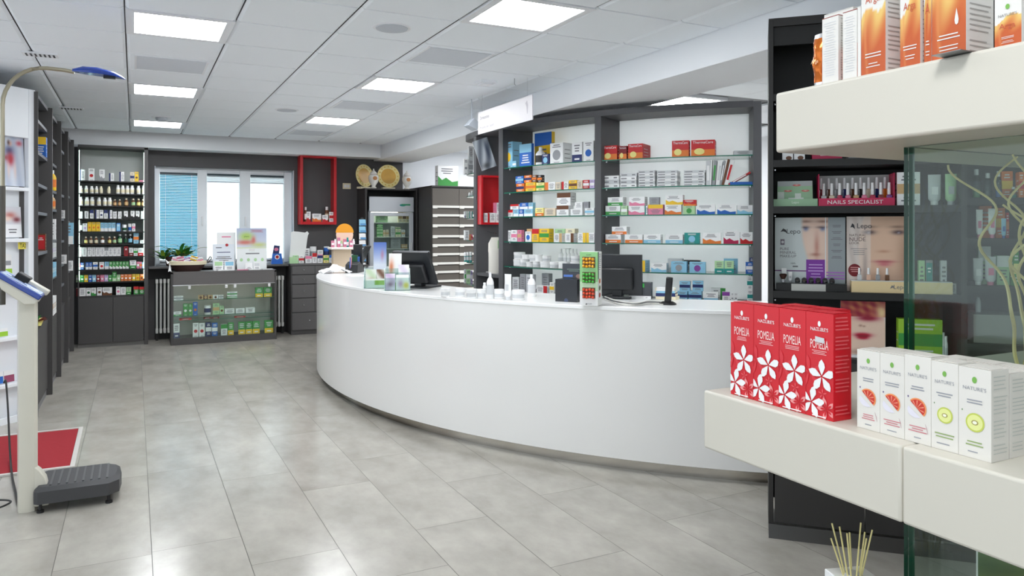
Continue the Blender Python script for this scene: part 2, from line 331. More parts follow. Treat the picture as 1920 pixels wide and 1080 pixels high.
# ================================================================== PRODUCTS
ORD = 'first second third fourth fifth sixth seventh eighth ninth tenth eleventh twelfth thirteenth fourteenth fifteenth sixteenth seventeenth eighteenth nineteenth twentieth'.split()
def nm(c): return c.replace('_', ' ')
KN = dict(c=('carton','carton','box'), b=('pill_bottle','plastic bottle','bottle'), g=('glass_bottle','glass bottle','bottle'), d=('dropper_bottle','dropper bottle','bottle'),
          j=('cream_jar','jar','jar'), t=('cosmetic_tube','tube','tube'), y=('tin','tin','tin'), s=('spray_bottle','tall bottle','bottle'), n=('nail_polish_bottle','polish bottle','bottle'), k=('paper_pack','flat pack','pack'), l=('glass_vial','clear bottle','bottle'))
def carton_mesh(mb, w, d, h, st, c1, c2, txt=None):
    a, b = M(c1), M(c2); y = -d/2-.0007; W = w/2; small = max(w, h) < .045
    mb.box(-W, W, -d/2, d/2, 0, h, a)
    tl = TXT if sum(NAMED[c1]) > 450 else M((225,225,225))
    e = .04*w
    if st == 'p': mb.lines(-W*.7, W*.7, h*.2, h*.85, 5, y, tl)
    elif st == 'b': mb.rect(-W, W, 0, h*.38, y, b).lines(-W*.7, W*.7, h*.5, h*.9, 3, y, tl); mb.rect(-W*.5, W*.5, h*.12, h*.2, y-.0003, M('white'))
    elif st == 't': mb.rect(-W, W, h*.62, h, y, b).lines(-W*.7, W*.7, h*.12, h*.55, 4, y, tl)
    elif st == 'l': mb.rect(-W, -W*.35, 0, h, y, b).lines(-W*.25, W*.85, h*.2, h*.85, 5, y, tl); mb.box(-W-.0006, -W, -d/2, d/2, 0, h, b)
    elif st == 'r': mb.rect(W*.3, W, 0, h, y, b).lines(-W*.85, W*.2, h*.2, h*.85, 5, y, tl)
    elif st == 'o': mb.disc(0, h*.42, min(W*.62, h*.3), min(W*.62, h*.3), y, b).lines(-W*.75, W*.75, h*.76, h*.94, 2, y, tl).lines(-W*.6, W*.6, h*.04, h*.1, 1, y, tl)
    elif st == 'w': mb.poly([(-W, 0), (W, 0), (W, h*.28), (W*.4, h*.22), (-W*.2, h*.42), (-W*.6, h*.3), (-W, h*.5)], y, b).lines(-W*.8, W*.6, h*.58, h*.9, 3, y, tl)
    elif st == 'm': mb.rect(-W, W, h*.35, h*.65, y, b).lines(-W*.7, W*.7, h*.72, h*.92, 2, y, tl).lines(-W*.7, W*.7, h*.1, h*.28, 2, y, tl)
    elif st == 'f': mb.rect(-W*.86, W*.86, h*.08, h*.92, y, b).lines(-W*.6, W*.6, h*.6, h*.8, 2, y-.0003, M('white'))
    elif st == 'h':
        mb.rect(-W, W, h*.0, h*.42, y, b).disc(-W*.3, h*.3, W*.45, h*.2, y-.0003, M('pale_yellow')).disc(W*.4, h*.28, W*.3, h*.14, y-.0003, M('orange'))
        if not txt: mb.lines(-W*.8, W*.8, h*.74, h*.9, 1, y, M('white'), .9)
    # side print
    if d > .03 and h > .05:
        s = len(mb.v); sd = MB(); 
        for sgn in (-1, 1):
            for i in range(3):
                z = h*(.25+.2*i); x = sgn*(W+.0012); mb.add([(x,-d*.35,z),(x,d*.35*random.uniform(.2,1),z),(x,d*.35*random.uniform(.2,1),z+h*.03),(x,-d*.35,z+h*.03)], [(0,1,2,3) if sgn > 0 else (3,2,1,0)], tl)
    if txt: mb.text(txt, 0, h*.86, h*.15, y-.0006, M('white') if sum(NAMED[c1]) < 420 else TXTD, w=w*.86)
def product(kind, w, h, c1, c2, d=None, st='p', name=None, txt=None):
    """returns (root object, depth); origin at bottom centre, front towards -y"""
    nme = name or KN[kind][0]; r = w/2; a, b = M(c1, .35), M(c2, .4); mb = MB()
    if kind in 'ck':
        d = d or max(.018, min(.09, w*.55)); carton_mesh(mb, w, d, h, st, c1, c2, txt); return mb.build(nme, smooth=False), d
    if kind in 'bsj':
        if kind == 'b': prof = [(r*.92,0),(r,h*.03),(r,h*.66),(r*.86,h*.74),(r*.6,h*.79)]; cap = (r*.68, h*.78, h)
        if kind == 's': prof = [(r*.92,0),(r,h*.02),(r,h*.62),(r*.7,h*.75),(r*.34,h*.82)]; cap = (r*.36, h*.81, h)
        if kind == 'j': prof = [(r*.88,0),(r*.95,h*.05),(r*.95,h*.6),(r*.9,h*.63)]; cap = (r, h*.62, h)
        mb.lathe(prof, a); o = mb.build(nme)
        MB().lathe([(cap[0],cap[1]),(cap[0],cap[2]-h*.02),(cap[0]*.92,cap[2])], M('white', .35) if kind != 'b' or c1 in ('white','brown') else a).build('cap' if kind != 'j' else 'lid', o)
        MB().lathe([(r*.955 if kind == 'j' else r*1.01,h*.16),(r*.955 if kind == 'j' else r*1.01,h*.54)], b).build('label_band', o); return o, w
    if kind in 'gd':
        prof = [(r*.94,0),(r,h*.03),(r,h*.58),(r*.8,h*.70),(r*.42,h*.76),(r*.42,h*.84)]
        mb.lathe(prof, M(c1, .12, coat=.5)); o = mb.build(nme)
        if kind == 'g': MB().lathe([(r*.56,h*.82),(r*.56,h*.98),(r*.5,h)], M('white' if c1 != 'brown' else 'beige', .35)).build('cap', o)
        else: MB().lathe([(r*.5,h*.82),(r*.5,h*.90),(r*.24,h*.91),(r*.24,h*.98),(r*.14,h)], M('black', .4)).build('dropper', o)
        MB().lathe([(r*1.015,h*.12),(r*1.015,h*.52)], b).build('label_band', o); return o, w
    if kind == 'y':
        mb.lathe([(r*.97,0),(r,h*.02),(r,h*.9),(r*.97,h*.93)], a, n=24).lathe([(r*1.001,h*.25),(r*1.006,h*.25),(r*1.006,h*.7),(r*1.001,h*.7)], b, n=24); o = mb.build(nme)
        MB().lathe([(r,h*.92),(r,h)], M('white', .3), n=24).build('lid', o); return o, w
    if kind == 't':       # tube standing on its cap
        v = []; n = 16; lv = [(.12,.62,.62),(.2,.98,.6),(.5,1,.45),(.85,1.0,.16),(1,1.02,.04)]
        for t, sx, sy in lv:
            for i in range(n): q = 2*PI*i/n; v.append((r*sx*math.cos(q), r*sy*math.sin(q), h*t))
        f = [(j*n+i, j*n+(i+1)%n, (j+1)*n+(i+1)%n, (j+1)*n+i) for j in range(4) for i in range(n)]+[tuple(4*n+i for i in range(n))]
        mb.add(v, f, a); mb.rect(-r*.5, r*.5, h*.35, h*.6, -r*.53, b); o = mb.build(nme)
        MB().lathe([(r*.6,0),(r*.62,h*.14)], b).build('cap', o); return o, w*.7
    if kind == 'n':       # nail polish: square bottle, tall white cap
        mb.box(-r, r, -r*.8, r*.8, 0, h*.44, M(c1, .08, coat=1)).box(-r*.5, r*.5, -r*.4, r*.4, h*.44, h*.48, a); o = mb.build(nme, bev=.0015)
        MB().lathe([(r*.62,h*.47),(r*.62,h*.6),(r*.5,h)], M('white', .3), n=10).build('cap', o); return o, w*.8
    if kind == 'l':
        mb.lathe([(r*.9,0),(r,h*.05),(r,h*.5),(r*.75,h*.7),(r*.4,h*.82)], glass_mat((214,230,226), key='v')).lathe([(r*.8,h*.04),(r*.85,h*.3)], M(c2, .3)); o = mb.build(nme)
        MB().lathe([(r*.5,h*.8),(r*.5,h)], M('pale_grey', .3)).build('cap', o); return o, w
def place(kind):
    if kind[0] == 'Y': Y = kind[1]; return (lambda u, v: onY(u, v, Y)), 0
    if kind[0] == 'X': X = kind[1]; return (lambda u, v: onX(u, v, X)), -PI/2
    if kind[0] == 'C': R = kind[1]; return (lambda u, v: onC(u, v, R)), None
    if kind[0] == 'L': c = kind[1]; return (lambda u, v: onL(u, v, c)), -PI/4
def row(pl, z, org, sc, items, where, group, back=0.0):
    """items: 'u0 u1 vtop kind c1 c2 [style] [dN] [tTEXT]' ; kind with ^ stands on what is below it"""
    P, rz0 = place(pl); out = []; specs = []
    for it in items.split(';'):
        p = it.split()
        if not p: continue
        up0 = p[0][0] == '^'; u0, u1, v = [float(q.lstrip('^')) for q in p[:3]]; u0 = org[0]+u0/sc; u1 = org[0]+u1/sc; v = org[1]+v/sc
        k = p[3]; up = up0 or k[0] == '^'; k = k.lstrip('^'); c1, c2 = p[4], p[5]; st = 'p'; d = None; txt = None; bk = back
        for q in p[6:]:
            if q[0] == 'd': d = float(q[1:])
            elif q[0] == 'T': txt = q[1:]
            elif q[0] == 'B': bk = float(q[1:])
            else: st = q
        A = P(u0, v); B = P(u1, v); w = max(.006, (B.xy-A.xy).length*.97); zt = P((u0+u1)/2, v).z; base = z
        if up:
            for (x0, x1, top) in out:
                if x0-1 < (u0+u1)/2 < x1+1: base = max(base, top)
        h = max(.006, zt-base); mid = (A+B)/2
        if rz0 is None: n = Vector((mid.x-CX, mid.y-CY)).normalized(); rz = math.atan2(n.y, n.x)+PI/2
        else: rz = rz0
        o, dd = product(k, w, h, c1, c2, d, st, txt=txt)
        back_v = Vector((-math.sin(rz), math.cos(rz)))
        o.location = (mid.x+back_v.x*(dd/2+bk), mid.y+back_v.y*(dd/2+bk), base+.0004); o.rotation_euler = (0, 0, rz)
        out.append((u0, u1, base+h+.0006)) if True else None
        ds = nm(c1)+((' and '+nm(c2)) if c2 != c1 and not (c2 == 'pale_grey' and k in 'jsb') else '')+' '+KN[k][1]
        if up: ds = 'upper '+ds
        if bk > back+.03: ds = 'rear '+ds
        specs.append((o, ds, k))
    cnt = {}
    for o, ds, k in specs: cnt[ds] = cnt.get(ds, 0)+1
    seen = {}
    for o, ds, k in specs:
        seen[ds] = seen.get(ds, 0)+1
        lb = f"{ds} {where}" if cnt[ds] == 1 else f"{ORD[seen[ds]-1]} {ds} from left {where}"
        if len(lb.split()) > 16: lb = lb.replace(' from left', '')
        if len(lb.split()) > 16: lb = lb.replace(' glass shelf', ' shelf')
        tag(o, lb, KN[k][2], group)
    return specs

# ================================================================== SUPPLEMENT CABINET (far left corner)
CY0 = 10.88; zc = lambda v: onY(205, v, CY0).z
t = thing('supplement_cabinet', 'tall dark grey cabinet with lit shelves of supplements in the far corner', 'cabinet', (-.25, CY0, 0))
def P(name, mb, **k): return mb.build(name, t, **k)
def L(x): return x+.25
x0, x1 = L(-.635), L(.16)
mb = MB(); mb.box(x0, x0+.012, 0, .38, .05, 2.56, DK).box(x1-.045, x1, 0, .38, 0, 2.56, DK).box(x0, x1, 0, .38, 2.54, 2.57, DK).box(x0+.012, x1-.045, .36, .38, .85, 2.54, M((196,198,196), .6)); P('carcass', mb)
P('plinth', MB().box(x0, x1, .02, .36, 0, .05, M((120,118,116), .35)))
base_z = zc(554)
P('door', MB().box(x0+.005, L(-.245)-.002, -.018, .0, .055, base_z-.025, DK), bev=.002); P('door', MB().box(L(-.245)+.002, x1-.052, -.018, 0, .055, base_z-.025, DK), bev=.002)
P('shelf_board', MB().box(x0+.012, x1-.045, 0, .36, base_z-.025, base_z, DK2))
cabv = [339.5, 363, 386, 410, 434, 457, 480.6, 504.7, 528]
CABZ = [zc(v) for v in cabv]+[base_z]
for z in CABZ[:-1]: P('shelf_board', MB().box(x0+.012, x1-.045, .0, .36, z-.016, z, BK2))
LED = M((214,255,240), .5, emit=5)
for x in (x0+.0125, x1-.0455-.006): P('light_strip', MB().box(x, x+.004, .012, .022, .86, 2.5, LED))
CB = M((150,172,160), .6)
A3, s3 = (120,260), 5.4; A4, s4 = (120,400), 4.154; YC = ('Y', CY0+.03)
rows = [(A3,s3,"150 213 312 c white navy l;247 308 302 c white red o;357 412 313 c white grey w;455 507 350 c white navy l;560 610 336 c white navy l;670 712 341 c beige navy m;716 755 336 c yellow brown o;762 820 421 k pink white p"),
 (A3,s3,"155 188 478 b white cream;207 243 478 b white cream;260 300 480 b white cream;310 347 482 b white cream;357 393 482 b cream cream;435 472 485 b cream cream;525 567 472 b white cream;573 617 475 b white cream;622 663 475 b white cream;668 712 475 b white cream;733 775 478 b white cream;787 822 475 b white cream"),
 (A3,s3,"152 190 590 b white cream;207 253 592 b white cream;260 307 592 b white cream;330 375 595 b white cream;390 435 597 b white cream;440 485 597 b white cream;495 533 615 g brown tan;545 580 615 g brown tan;608 652 604 g brown tan;680 722 608 g brown pale_green;735 775 608 g brown pale_yellow;783 818 612 g brown tan"),
 (A3,s3,"147 187 738 c white green p;208 248 735 c white grey p;262 300 722 c white navy t;316 355 722 c white navy l;360 398 722 c white navy o;405 443 722 c white navy t;453 491 725 c white navy l;497 534 738 c white grey p;547 583 738 c white grey p;606 648 733 c white black w;673 715 733 c white black w;725 765 733 c white black w;778 817 735 c white green p"),
 (A3,s3,"150 187 820 d black white;190 235 858 c white lilac o;240 278 845 c yellow orange o;281 322 845 c yellow orange o;325 366 845 c yellow orange o;368 405 852 c light_blue white b;407 443 852 c light_blue white b;446 482 852 c light_blue white b;485 523 852 c light_blue white b;530 572 855 c blue light_blue f;588 635 870 j white dark_green;647 683 862 j silver blue;688 722 860 c white pink m"),
 (A3,s3,"205 238 992 g brown pale_yellow;253 290 992 g brown beige;305 343 992 g brown cream;367 410 990 g brown white;440 478 992 g brown pale_yellow;492 530 992 g brown pale_green;543 588 968 g dark_green pale_green;605 640 968 g black dark_green;648 693 968 g black light_blue;703 757 955 c light_blue orange m;768 823 1028 c white grey p"),
 (A4,s4,"105 138 265 c white beige p;140 178 265 c white beige p;182 212 265 c white grey p;214 247 265 c white grey p;249 280 265 c white pink p;282 314 265 c white grey p;316 345 265 c white grey t;347 377 265 c white grey p;379 410 265 c white grey p;411 443 265 c white grey p;467 500 258 c red dark_red f;507 540 268 c white dark_red b;543 573 270 c white green m;576 616 270 c white red b"),
 (A4,s4,"107 128 390 c red white b;130 155 384 c blue white m;168 192 382 c blue white b;194 220 382 c blue white b;226 263 380 c white blue m;275 312 380 c white red o;317 350 377 c light_blue white b;354 377 375 c green white w;380 402 375 c green white w;405 428 375 c green white w;431 454 375 c green white w;457 480 375 c green white w;483 505 375 c green white w;512 563 366 c white green b;566 586 378 c pink white m;588 606 378 c pink orange m;610 632 382 c light_blue white m"),
 (A4,s4,"95 124 482 c pale_green white m;127 156 482 c green white o;158 187 482 c yellow white o;190 218 480 c blue white o;221 250 480 c light_blue white o;253 281 480 c dark_red white o;284 313 480 c pink white o;315 344 480 c lilac white o;346 373 480 c green white o;376 410 456 c green pale_green b;412 438 478 c pale_green white o;441 467 476 c orange white o;469 497 475 c orange white o;499 527 475 c orange white o;530 558 474 c yellow white o;560 588 474 c yellow orange o;591 621 474 c orange brown o"),
 (A4,s4,"95 170 582 c white dark_red l;173 209 582 c white dark_green o;212 250 580 c white green w;257 295 578 c white brown o;298 375 577 c white brown w;405 440 572 c white pink o;442 482 575 c white dark_red p;485 523 576 c pale_green green b;542 583 570 c green red t;587 627 572 c green red t")]
names = 'top second third fourth fifth sixth seventh eighth ninth lowest'.split()
for i, (o_, s_, it) in enumerate(rows): row(YC, CABZ[i], o_, s_, it, f'on {names[i]} shelf of supplement cabinet', f'products on the {names[i]} shelf of the supplement cabinet')

# ================================================================== LEFT SHELVING WALL
t = thing('wall_shelving', 'long dark grey shelving along the left wall with open compartments', 'shelving', (-.7, 7.05, 0))
mb = MB(); N = 4; LY = 3.78; PT = .04
P('back_panel', MB().box(-.36, -.34, 0, LY, .06, 2.6, DK2)); P('plinth', MB().box(-.34, -.01, 0, LY, 0, .06, M((112,112,116), .35)))
dv = [0, .9, 1.82, 2.72, 3.60]
for i, y in enumerate(dv): P('divider', MB().box(-.34, .035 if i else .012, y, y+PT if i else y+.015, .0, 2.60, DK), bev=.002)
shz = {0:[2.40,2.14,1.88,1.645,1.31], 1:[2.375,2.14,1.88,1.70,1.40,1.23,1.04], 2:[2.36,1.88,1.62,1.38,1.12,.9], 3:[2.3,1.9,1.6,1.32,1.0]}
LSH = {}
for i in range(4):
    y0, y1 = dv[i]+(PT if i else .015), dv[i+1]
    P('door', MB().box(-.02, -.002, y0+.003, y1-.003, .065, .65, DK), bev=.002); P('shelf_board', MB().box(-.34, 0, y0, y1, .65, .68, DK))
    P('top_board', MB().box(-.34, 0, y0, y1, 2.57, 2.60, M((96,98,102), .5)))
    for z in shz[i]: P('shelf_board', MB().box(-.34, -.004, y0, y1, z-.026, z, M((96,98,104), .5)))
def lsh(kind, x, y, z, w, h, c1, c2, label, cat, d=None, st='p', name=None, rz=0):
    o, dd = product(kind, w, h, c1, c2, d, st, name); o.location = (x, y, z+.0004); o.rotation_euler = (0, 0, rz); tag(o, label, cat, 'goods on the left wall shelving'); return o
lsh('c', -.745, 7.82, 2.14, .095, .175, 'blue', 'yellow', 'blue and yellow box high in the nearest bay of the left shelving', 'box', .10, 't')
lsh('c', -.74, 7.84, 1.31, .07, .15, 'brown', 'red', 'brown patterned box in the nearest bay of the left shelving', 'box', .06, 'f')
lsh('s', -.715, 8.6, 1.88, .06, .20, 'yellow', 'orange', 'tall yellow bottle in the second bay of the left shelving', 'bottle')
lsh('s', -.72, 8.6, 1.70, .055, .14, 'tan', 'orange', 'tan bottle below the yellow one in the left shelving', 'bottle')
lsh('c', -.725, 8.6, 1.40, .07, .20, 'white', 'grey', 'white box below the tan bottle in the left shelving', 'box', .07)
for i, (z, h, c, c2) in enumerate(((1.23,.14,'pale_grey','lilac'), (1.04,.14,'light_blue','white'), (.68,.17,'white','tan'))):
    for k in range(3): lsh('c', -.73, 8.35+.12*k, z, .085, h, c, c2, f'{nm(c)} carton, {ORD[k]} from front, {("upper","middle","lowest")[i]} row of second left bay', 'box', .08, 'm')
lsh('c', -.715, 9.6, 1.62, .06, .09, 'white', 'grey', 'small white box in the third bay of the left shelving', 'box')
lsh('c', -.71, 9.6, 1.12, .08, .10, 'white', 'silver', 'white package in the third bay near waist height', 'box')
lsh('c', -.71, 10.5, 1.32, .10, .26, 'light_blue', 'white', 'tall pale blue box in the farthest bay of the left shelving', 'box', .10, 'b')
lsh('c', -.70, 10.5, 1.0, .07, .12, 'white', 'red', 'small white and red box in the farthest bay of shelving', 'box')
# leaflet and bowl on lower shelf
mb = MB(); mb.add([(-.05,-.1,0),(.06,-.1,.01),(.07,.1,.06),(-.05,.1,.05)], [(0,1,2,3)], M('pale_yellow')); mb.add([(-.05,-.1,.002),(.04,-.14,.05),(.05,.02,.09),(-.05,.05,.03)], [(0,1,2,3)], M('green')); mb.add([(-.05,0,.002),(.08,-.04,.08),(.09,.1,.04),(-.05,.12,.03)], [(0,1,2,3)], M('dark_red'))
tag(mb.build('leaflet_bundle', None, (-.76, 7.5, .6805)), 'green and yellow leaflets on the lowest open shelf of left shelving', 'leaflets')

# white 45 degree leaflet unit at the end of the shelving
t = thing('leaflet_unit', 'tall white leaflet unit set at an angle before the left shelving', 'shelving', (-.706, 7.06, 0), PI/4+PI)   # local +x runs from the corner to the near left, +y away from view
# local frame: x along the face, y into the unit (towards -x,+y world)
def LW(x, y, z): 
    c = math.cos(PI/4+PI); s = math.sin(PI/4+PI); return Vector((-.706+c*x-s*y, 7.06+s*x+c*y, z))
WU = M((236,239,243), .4); W_ = 1.0
# rotating by 225 deg maps +y to (+.7,-.7) = towards the room, so the unit sits at negative y
P('body', MB().prism([(.07,-.07),(.5,-.49),(.93,-.07)], 0, 2.61, WU).prism([(0,0),(.06,-.07),(.06,0)], 0, 2.61, WU).prism([(.94,0),(.94,-.06),(W_,0)], 0, 2.61, WU).box(.06, W_-.06, -.07, 0, 2.22, 2.61, WU), bev=.003)
for z in (1.82, 1.42, 1.04, .66, .30): P('ledge', MB().box(.06, W_-.06, -.07, .012, z-.02, z+.008, WU), bev=.003)
P('plinth', MB().box(.06, W_-.06, -.02, .0, 0, .05, WU))
def leaf_item(name, label, cat, x0, x1, z0, h, paint=None, nx=14, nz=18, m=None, extra=None, group='magazines and leaflets on the white unit'):
    # stands on a ledge leaning back a little; face towards local +y
    w = x1-x0; mb = MB(); mb.T = Matrix.Rotation(PI, 4, 'Z') @ Matrix.Rotation(-.06, 4, 'X')
    mb.box(-w/2, w/2, .0, .006, 0, h, M('white'))
    if paint: mb.paint(-w/2, w/2, 0, h, -.0008, nx, nz, paint)
    if extra: extra(mb, w, h)
    o = mb.build(name, None, None, smooth=False); p = LW((x0+x1)/2, -.028, z0+.009); o.location = p; o.rotation_euler = (0, 0, PI/4+PI); return tag(o, label, cat, group)
def g2(s, t_, cx, cy, rx, ry): return math.exp(-((s-cx)/rx)**2-((t_-cy)/ry)**2)
def mixc(a, b, k): k = max(0, min(1, k)); return tuple(p*(1-k)+q*k for p, q in zip(a, b))
def fashion(s, t_):
    c = mixc((176,186,206), (222,226,234), .5+.5*math.sin(s*14+t_*3)*.6)
    c = mixc(c, (52,66,110), g2(s, t_, .42, .72, .17, .1)); c = mixc(c, (176,36,52), g2(s, t_, .45, .55, .14, .13)*1.1); c = mixc(c, (150,50,54), g2(s, t_, .25, .57, .15, .05)*.8)
    c = mixc(c, (210,160,140), g2(s, t_, .47, .86, .06, .05)); c = mixc(c, (70,40,36), g2(s, t_, .40, .88, .05, .05)); c = mixc(c, (230,200,190), g2(s, t_, .36, .32, .05, .16)*.8); c = mixc(c, (230,200,190), g2(s, t_, .62, .32, .05, .16)*.8)
    c = mixc(c, (190,40,60), g2(s, t_, .82, .88, .12, .05)*.8); return c
sx = lambda u: (Vector((-.706, 7.06))-onM(u, 430, 7.766).xy).length
leaf_item('magazine', 'large fashion magazine with a red skirted figure on white unit', 'magazine', sx(52), sx(5), 1.828, .385, fashion, 24, 34)
def spa(s, t_):
    if t_ < .42: return (238,238,240)
    c = (214,214,220); c = mixc(c, (190,110,100), g2(s, t_, .4, .72, .3, .1)); c = mixc(c, (120,40,46), g2(s, t_, .75, .58, .2, .08)); return mixc(c, (236,210,196), g2(s, t_, .25, .6, .2, .08))
leaf_item('brochure', 'brochure with red and white photo, second ledge of white unit', 'brochure', sx(46), sx(12), 1.428, .24, spa, 16, 20, extra=lambda m, w, h: m.lines(-w*.3, w*.3, h*.12, h*.3, 2, -.0016, TXT))
leaf_item('sticker', 'yellow taxi sticker on the white leaflet unit', 'sticker', sx(60.5), sx(39), 1.335, .053, m=None, extra=lambda m, w, h: (m.rect(-w/2, w/2, 0, h, -.001, M((240,224,90))), m.text('TAXI', 0, h/2, h*.66, -.0018, M('black'), w*.72)))
leaf_item('leaflet', 'green and white leaflet behind the scale display', 'leaflet', sx(29), sx(-6), 1.048, .25, extra=lambda m, w, h: (m.rect(-w/2, w/2, 0, h*.55, -.001, M('lime')), m.rect(-w*.45, w*.45, h*.66, h*.8, -.001, M('grey'))))
leaf_item('leaflet', 'pale green leaflet low on the white unit', 'leaflet', sx(20), sx(-10), .668, .06, extra=lambda m, w, h: m.rect(-w/2, w/2, 0, h*.6, -.001, M('lime')))
leaf_item('leaflet', 'blue leaflet on the lowest ledge of white unit', 'leaflet', sx(11), sx(-12), .308, .09, extra=lambda m, w, h: m.rect(-w/2, w/2, 0, h*.6, -.001, M('blue')))
leaf_item('leaflet', 'dark pink leaflet on the lowest ledge of white unit', 'leaflet', sx(32), sx(13), .308, .09, extra=lambda m, w, h: m.rect(-w/2, w/2, 0, h*.6, -.001, M((150,70,100))))

# ================================================================== SCALE, MAT, CABLES
BE = M((212,208,194), .35, coat=.2)
t = thing('weighing_scale', 'tall beige column weighing scale with display head and dark platform', 'scale', (-.51, 4.74, 0))
mb = MB(); pts = [(-.042,.05),(-.046,.0),(-.036,-.035),(0,-.045),(.036,-.035),(.046,0),(.042,.05)]
P('column', mb.prism(pts, 0.0, 1.13, BE), bev=.002, seg=2)
mb = MB(); mb.slab([(.03,.02),(.10,.02),(.10,.10),(.085,.17),(.06,.21),(.03,.24)], -.035, .035, BE); P('foot_bracket', mb, bev=.006)
# head: wedge facing up and to the right
mb = MB(); hd = [(-.125,1.262),(-.128,1.245),(-.105,1.19),(-.005,1.105),(.045,1.105),(.062,1.135)]
mb.slab(hd, -.10, .09, BE); P('display_housing', mb, bev=.006, seg=3)
up = Vector((.185,0,-.130)).normalized(); nrm = Vector((.130,0,.185)).normalized(); HL = .226
Tm = Matrix(((up.x,0,nrm.x,-.125),(0,1,0,0),(up.z,0,nrm.z,1.262),(0,0,0,1)))
mb = MB(); mb.T = Tm; mb.box(-.006, HL+.004, -.112, .10, -.004, .022, M((24,60,150), .3, coat=.4)); P('display_bezel', mb, bev=.005)
mb = MB(); mb.T = Tm; mb.box(.006, HL-.006, -.098, .088, .022, .025, M((168,186,214), .25)).box(.05, .12, -.02, .02, .025, .027, M((36,48,60), .15)).box(.03, .14, -.06, -.052, .025, .0265, M((60,90,170))).box(.03, .18, .04, .048, .025, .0265, M((60,90,170))).box(.16, .20, -.06, -.03, .025, .028, M('white')); P('display_panel', mb)
mb = MB(); mb.T = Tm; mb.box(.06, .13, .03, .13, .02, .055, BK2); P('printer_slot', mb, bev=.006)
mb = MB(); mb.T = Tm; mb.box(.10, .24, .05, .12, .015, .045, BE); P('printer_cover', mb, bev=.006)
# platform
px0, px1, py0, py1 = -.0+.035, .435, -.10, .25; mb = MB(); DG = M((62,62,64), .55, bump=.2)
out = [(px0,py0+.02),(px0+.02,py0),(px1-.05,py0),(px1,py0+.05),(px1+.01,(py0+py1)/2),(px1,py1-.05),(px1-.05,py1),(px0+.02,py1),(px0,py1-.02)]
ins = [(x+(.02 if x < .2 else -.02), y+(.02 if y < .1 else -.02)) for x, y in out]
mb.prism(out, .05, .115, DG); n = len(out)
mb.add([(x,y,.115) for x, y in out]+[(x,y,.135) for x, y in ins], [(i,(i+1)%n,(i+1)%n+n,i+n) for i in range(n)]+[tuple(range(n,2*n))], DG); P('platform', mb, bev=.003)
mb = MB()
for i in range(8): mb.box(px0+.07+.038*i, px0+.07+.038*i+.010, py0+.035, py1-.035, .1345, .140, M((84,84,86), .5))
P('platform_ribs', mb)
for x, y in ((px0+.03,py0+.03),(px1-.05,py0+.03),(px0+.03,py1-.03),(px1-.05,py1-.03)): P('foot', MB().lathe([(.018,0),(.018,.012),(.008,.014),(.008,.05)], BK2, (x,y,0)))
# height arm
X0, Z0 = -.115, 1.20; pth = [(X0,.03,1.15),(X0,.03,1.9),(X0,.03,2.16)]
for i in range(1, 10): a = PI-PI/2*i/9; pth.append((X0+.2+.2*math.cos(a), .03, 2.16+.215*math.sin(a)))
pth += [(X0+.28,.03,2.372),(X0+.33,.03,2.366)]
P('height_arm', MB().tube(pth, .0105, M((168,160,140), .3, metal=.9), 10)); P('arm_sleeve', MB().tube([(X0-.003,.03,1.10),(X0-.003,.03,1.73)], .017, M((84,80,74), .4), 10))
v = []; fs = []; prof = [(0,.012,.012,0),(.05,.035,.028,.002),(.12,.05,.03,.0),(.20,.045,.022,-.008),(.245,.02,.010,-.018),(.26,.004,.003,-.024)]
for x, ry, rz_, dz in prof:
    for i in range(14): q = 2*PI*i/14; v.append((X0+.32+x, .03+ry*math.cos(q), 2.372+dz+rz_*max(math.sin(q), -.35)))
fs = [(j*14+i, (j+1)*14+i, (j+1)*14+(i+1)%14, j*14+(i+1)%14) for j in range(5) for i in range(14)]
P('sensor_head', MB().add(v, fs, M((20,62,160), .25, coat=.6))); P('sensor', MB().box(X0+.47, X0+.53, .015, .045, 2.346, 2.358, BK2))
t2 = thing('floor_mat', 'dark red entrance mat with a pale metal edge beside the scale', 'mat', (0,0,0)); t = t2
P('carpet', MB().prism([(-.365,5.47),(-.375,6.47),(-2.0,6.47),(-2.0,5.47)][::-1], .001, .009, M((150,22,34), .95, bump=.6)))
P('edge_strip', MB().prism([(-.335,5.44),(-.345,6.5),(-.372,6.5),(-.362,5.44)][::-1], .001, .013, M((206,202,196), .4)).prism([(-.362,5.44),(-2.0,5.44),(-2.0,5.467),(-.362,5.467)][::-1], .001, .013, M((206,202,196), .4)).prism([(-.372,6.473),(-.372,6.5),(-2.0,6.5),(-2.0,6.473)], .001, .013, M((206,202,196), .4)))
mb = MB(); q = [(-.82,6.32,.42),(-.80,6.25,.44),(-.77,6.1,.30),(-.72,5.8,.06),(-.66,5.4,.014),(-.6,5.05,.012),(-.56,4.82,.012)]
def smooth(q, k=6):
    o = []; q = [Vector(p) for p in q]
    for i in range(len(q)-1):
        a, b_, c, d = q[max(i-1,0)], q[i], q[i+1], q[min(i+2,len(q)-1)]
        for j in range(k): s = j/k; o.append(.5*((2*b_)+(c-a)*s+(2*a-5*b_+4*c-d)*s*s+(3*b_-a-3*c+d)*s**3))
    return o+[q[-1]]
tag(MB().tube(smooth(q), .006, BK2, 6).build('power_cable'), 'black power cord dropping from the leaflet unit to the mat', 'cord')
q = [(-.95,4.9,.012),(-.8,4.98,.012),(-.66,4.94,.014),(-.6,4.86,.018),(-.68,4.78,.012),(-.82,4.74,.012),(-.95,4.72,.012)]
tag(MB().tube(smooth(q), .005, BK2, 6).build('power_cable'), 'coiled black cord on the floor behind the scale column', 'cord')
tag(MB().box(-.03,.03,-.02,.02,0,.035,BK2).build('power_plug', None, (-.70,4.98,.0185), .4, bev=.006), 'black plug lying on the floor beside the scale', 'plug')

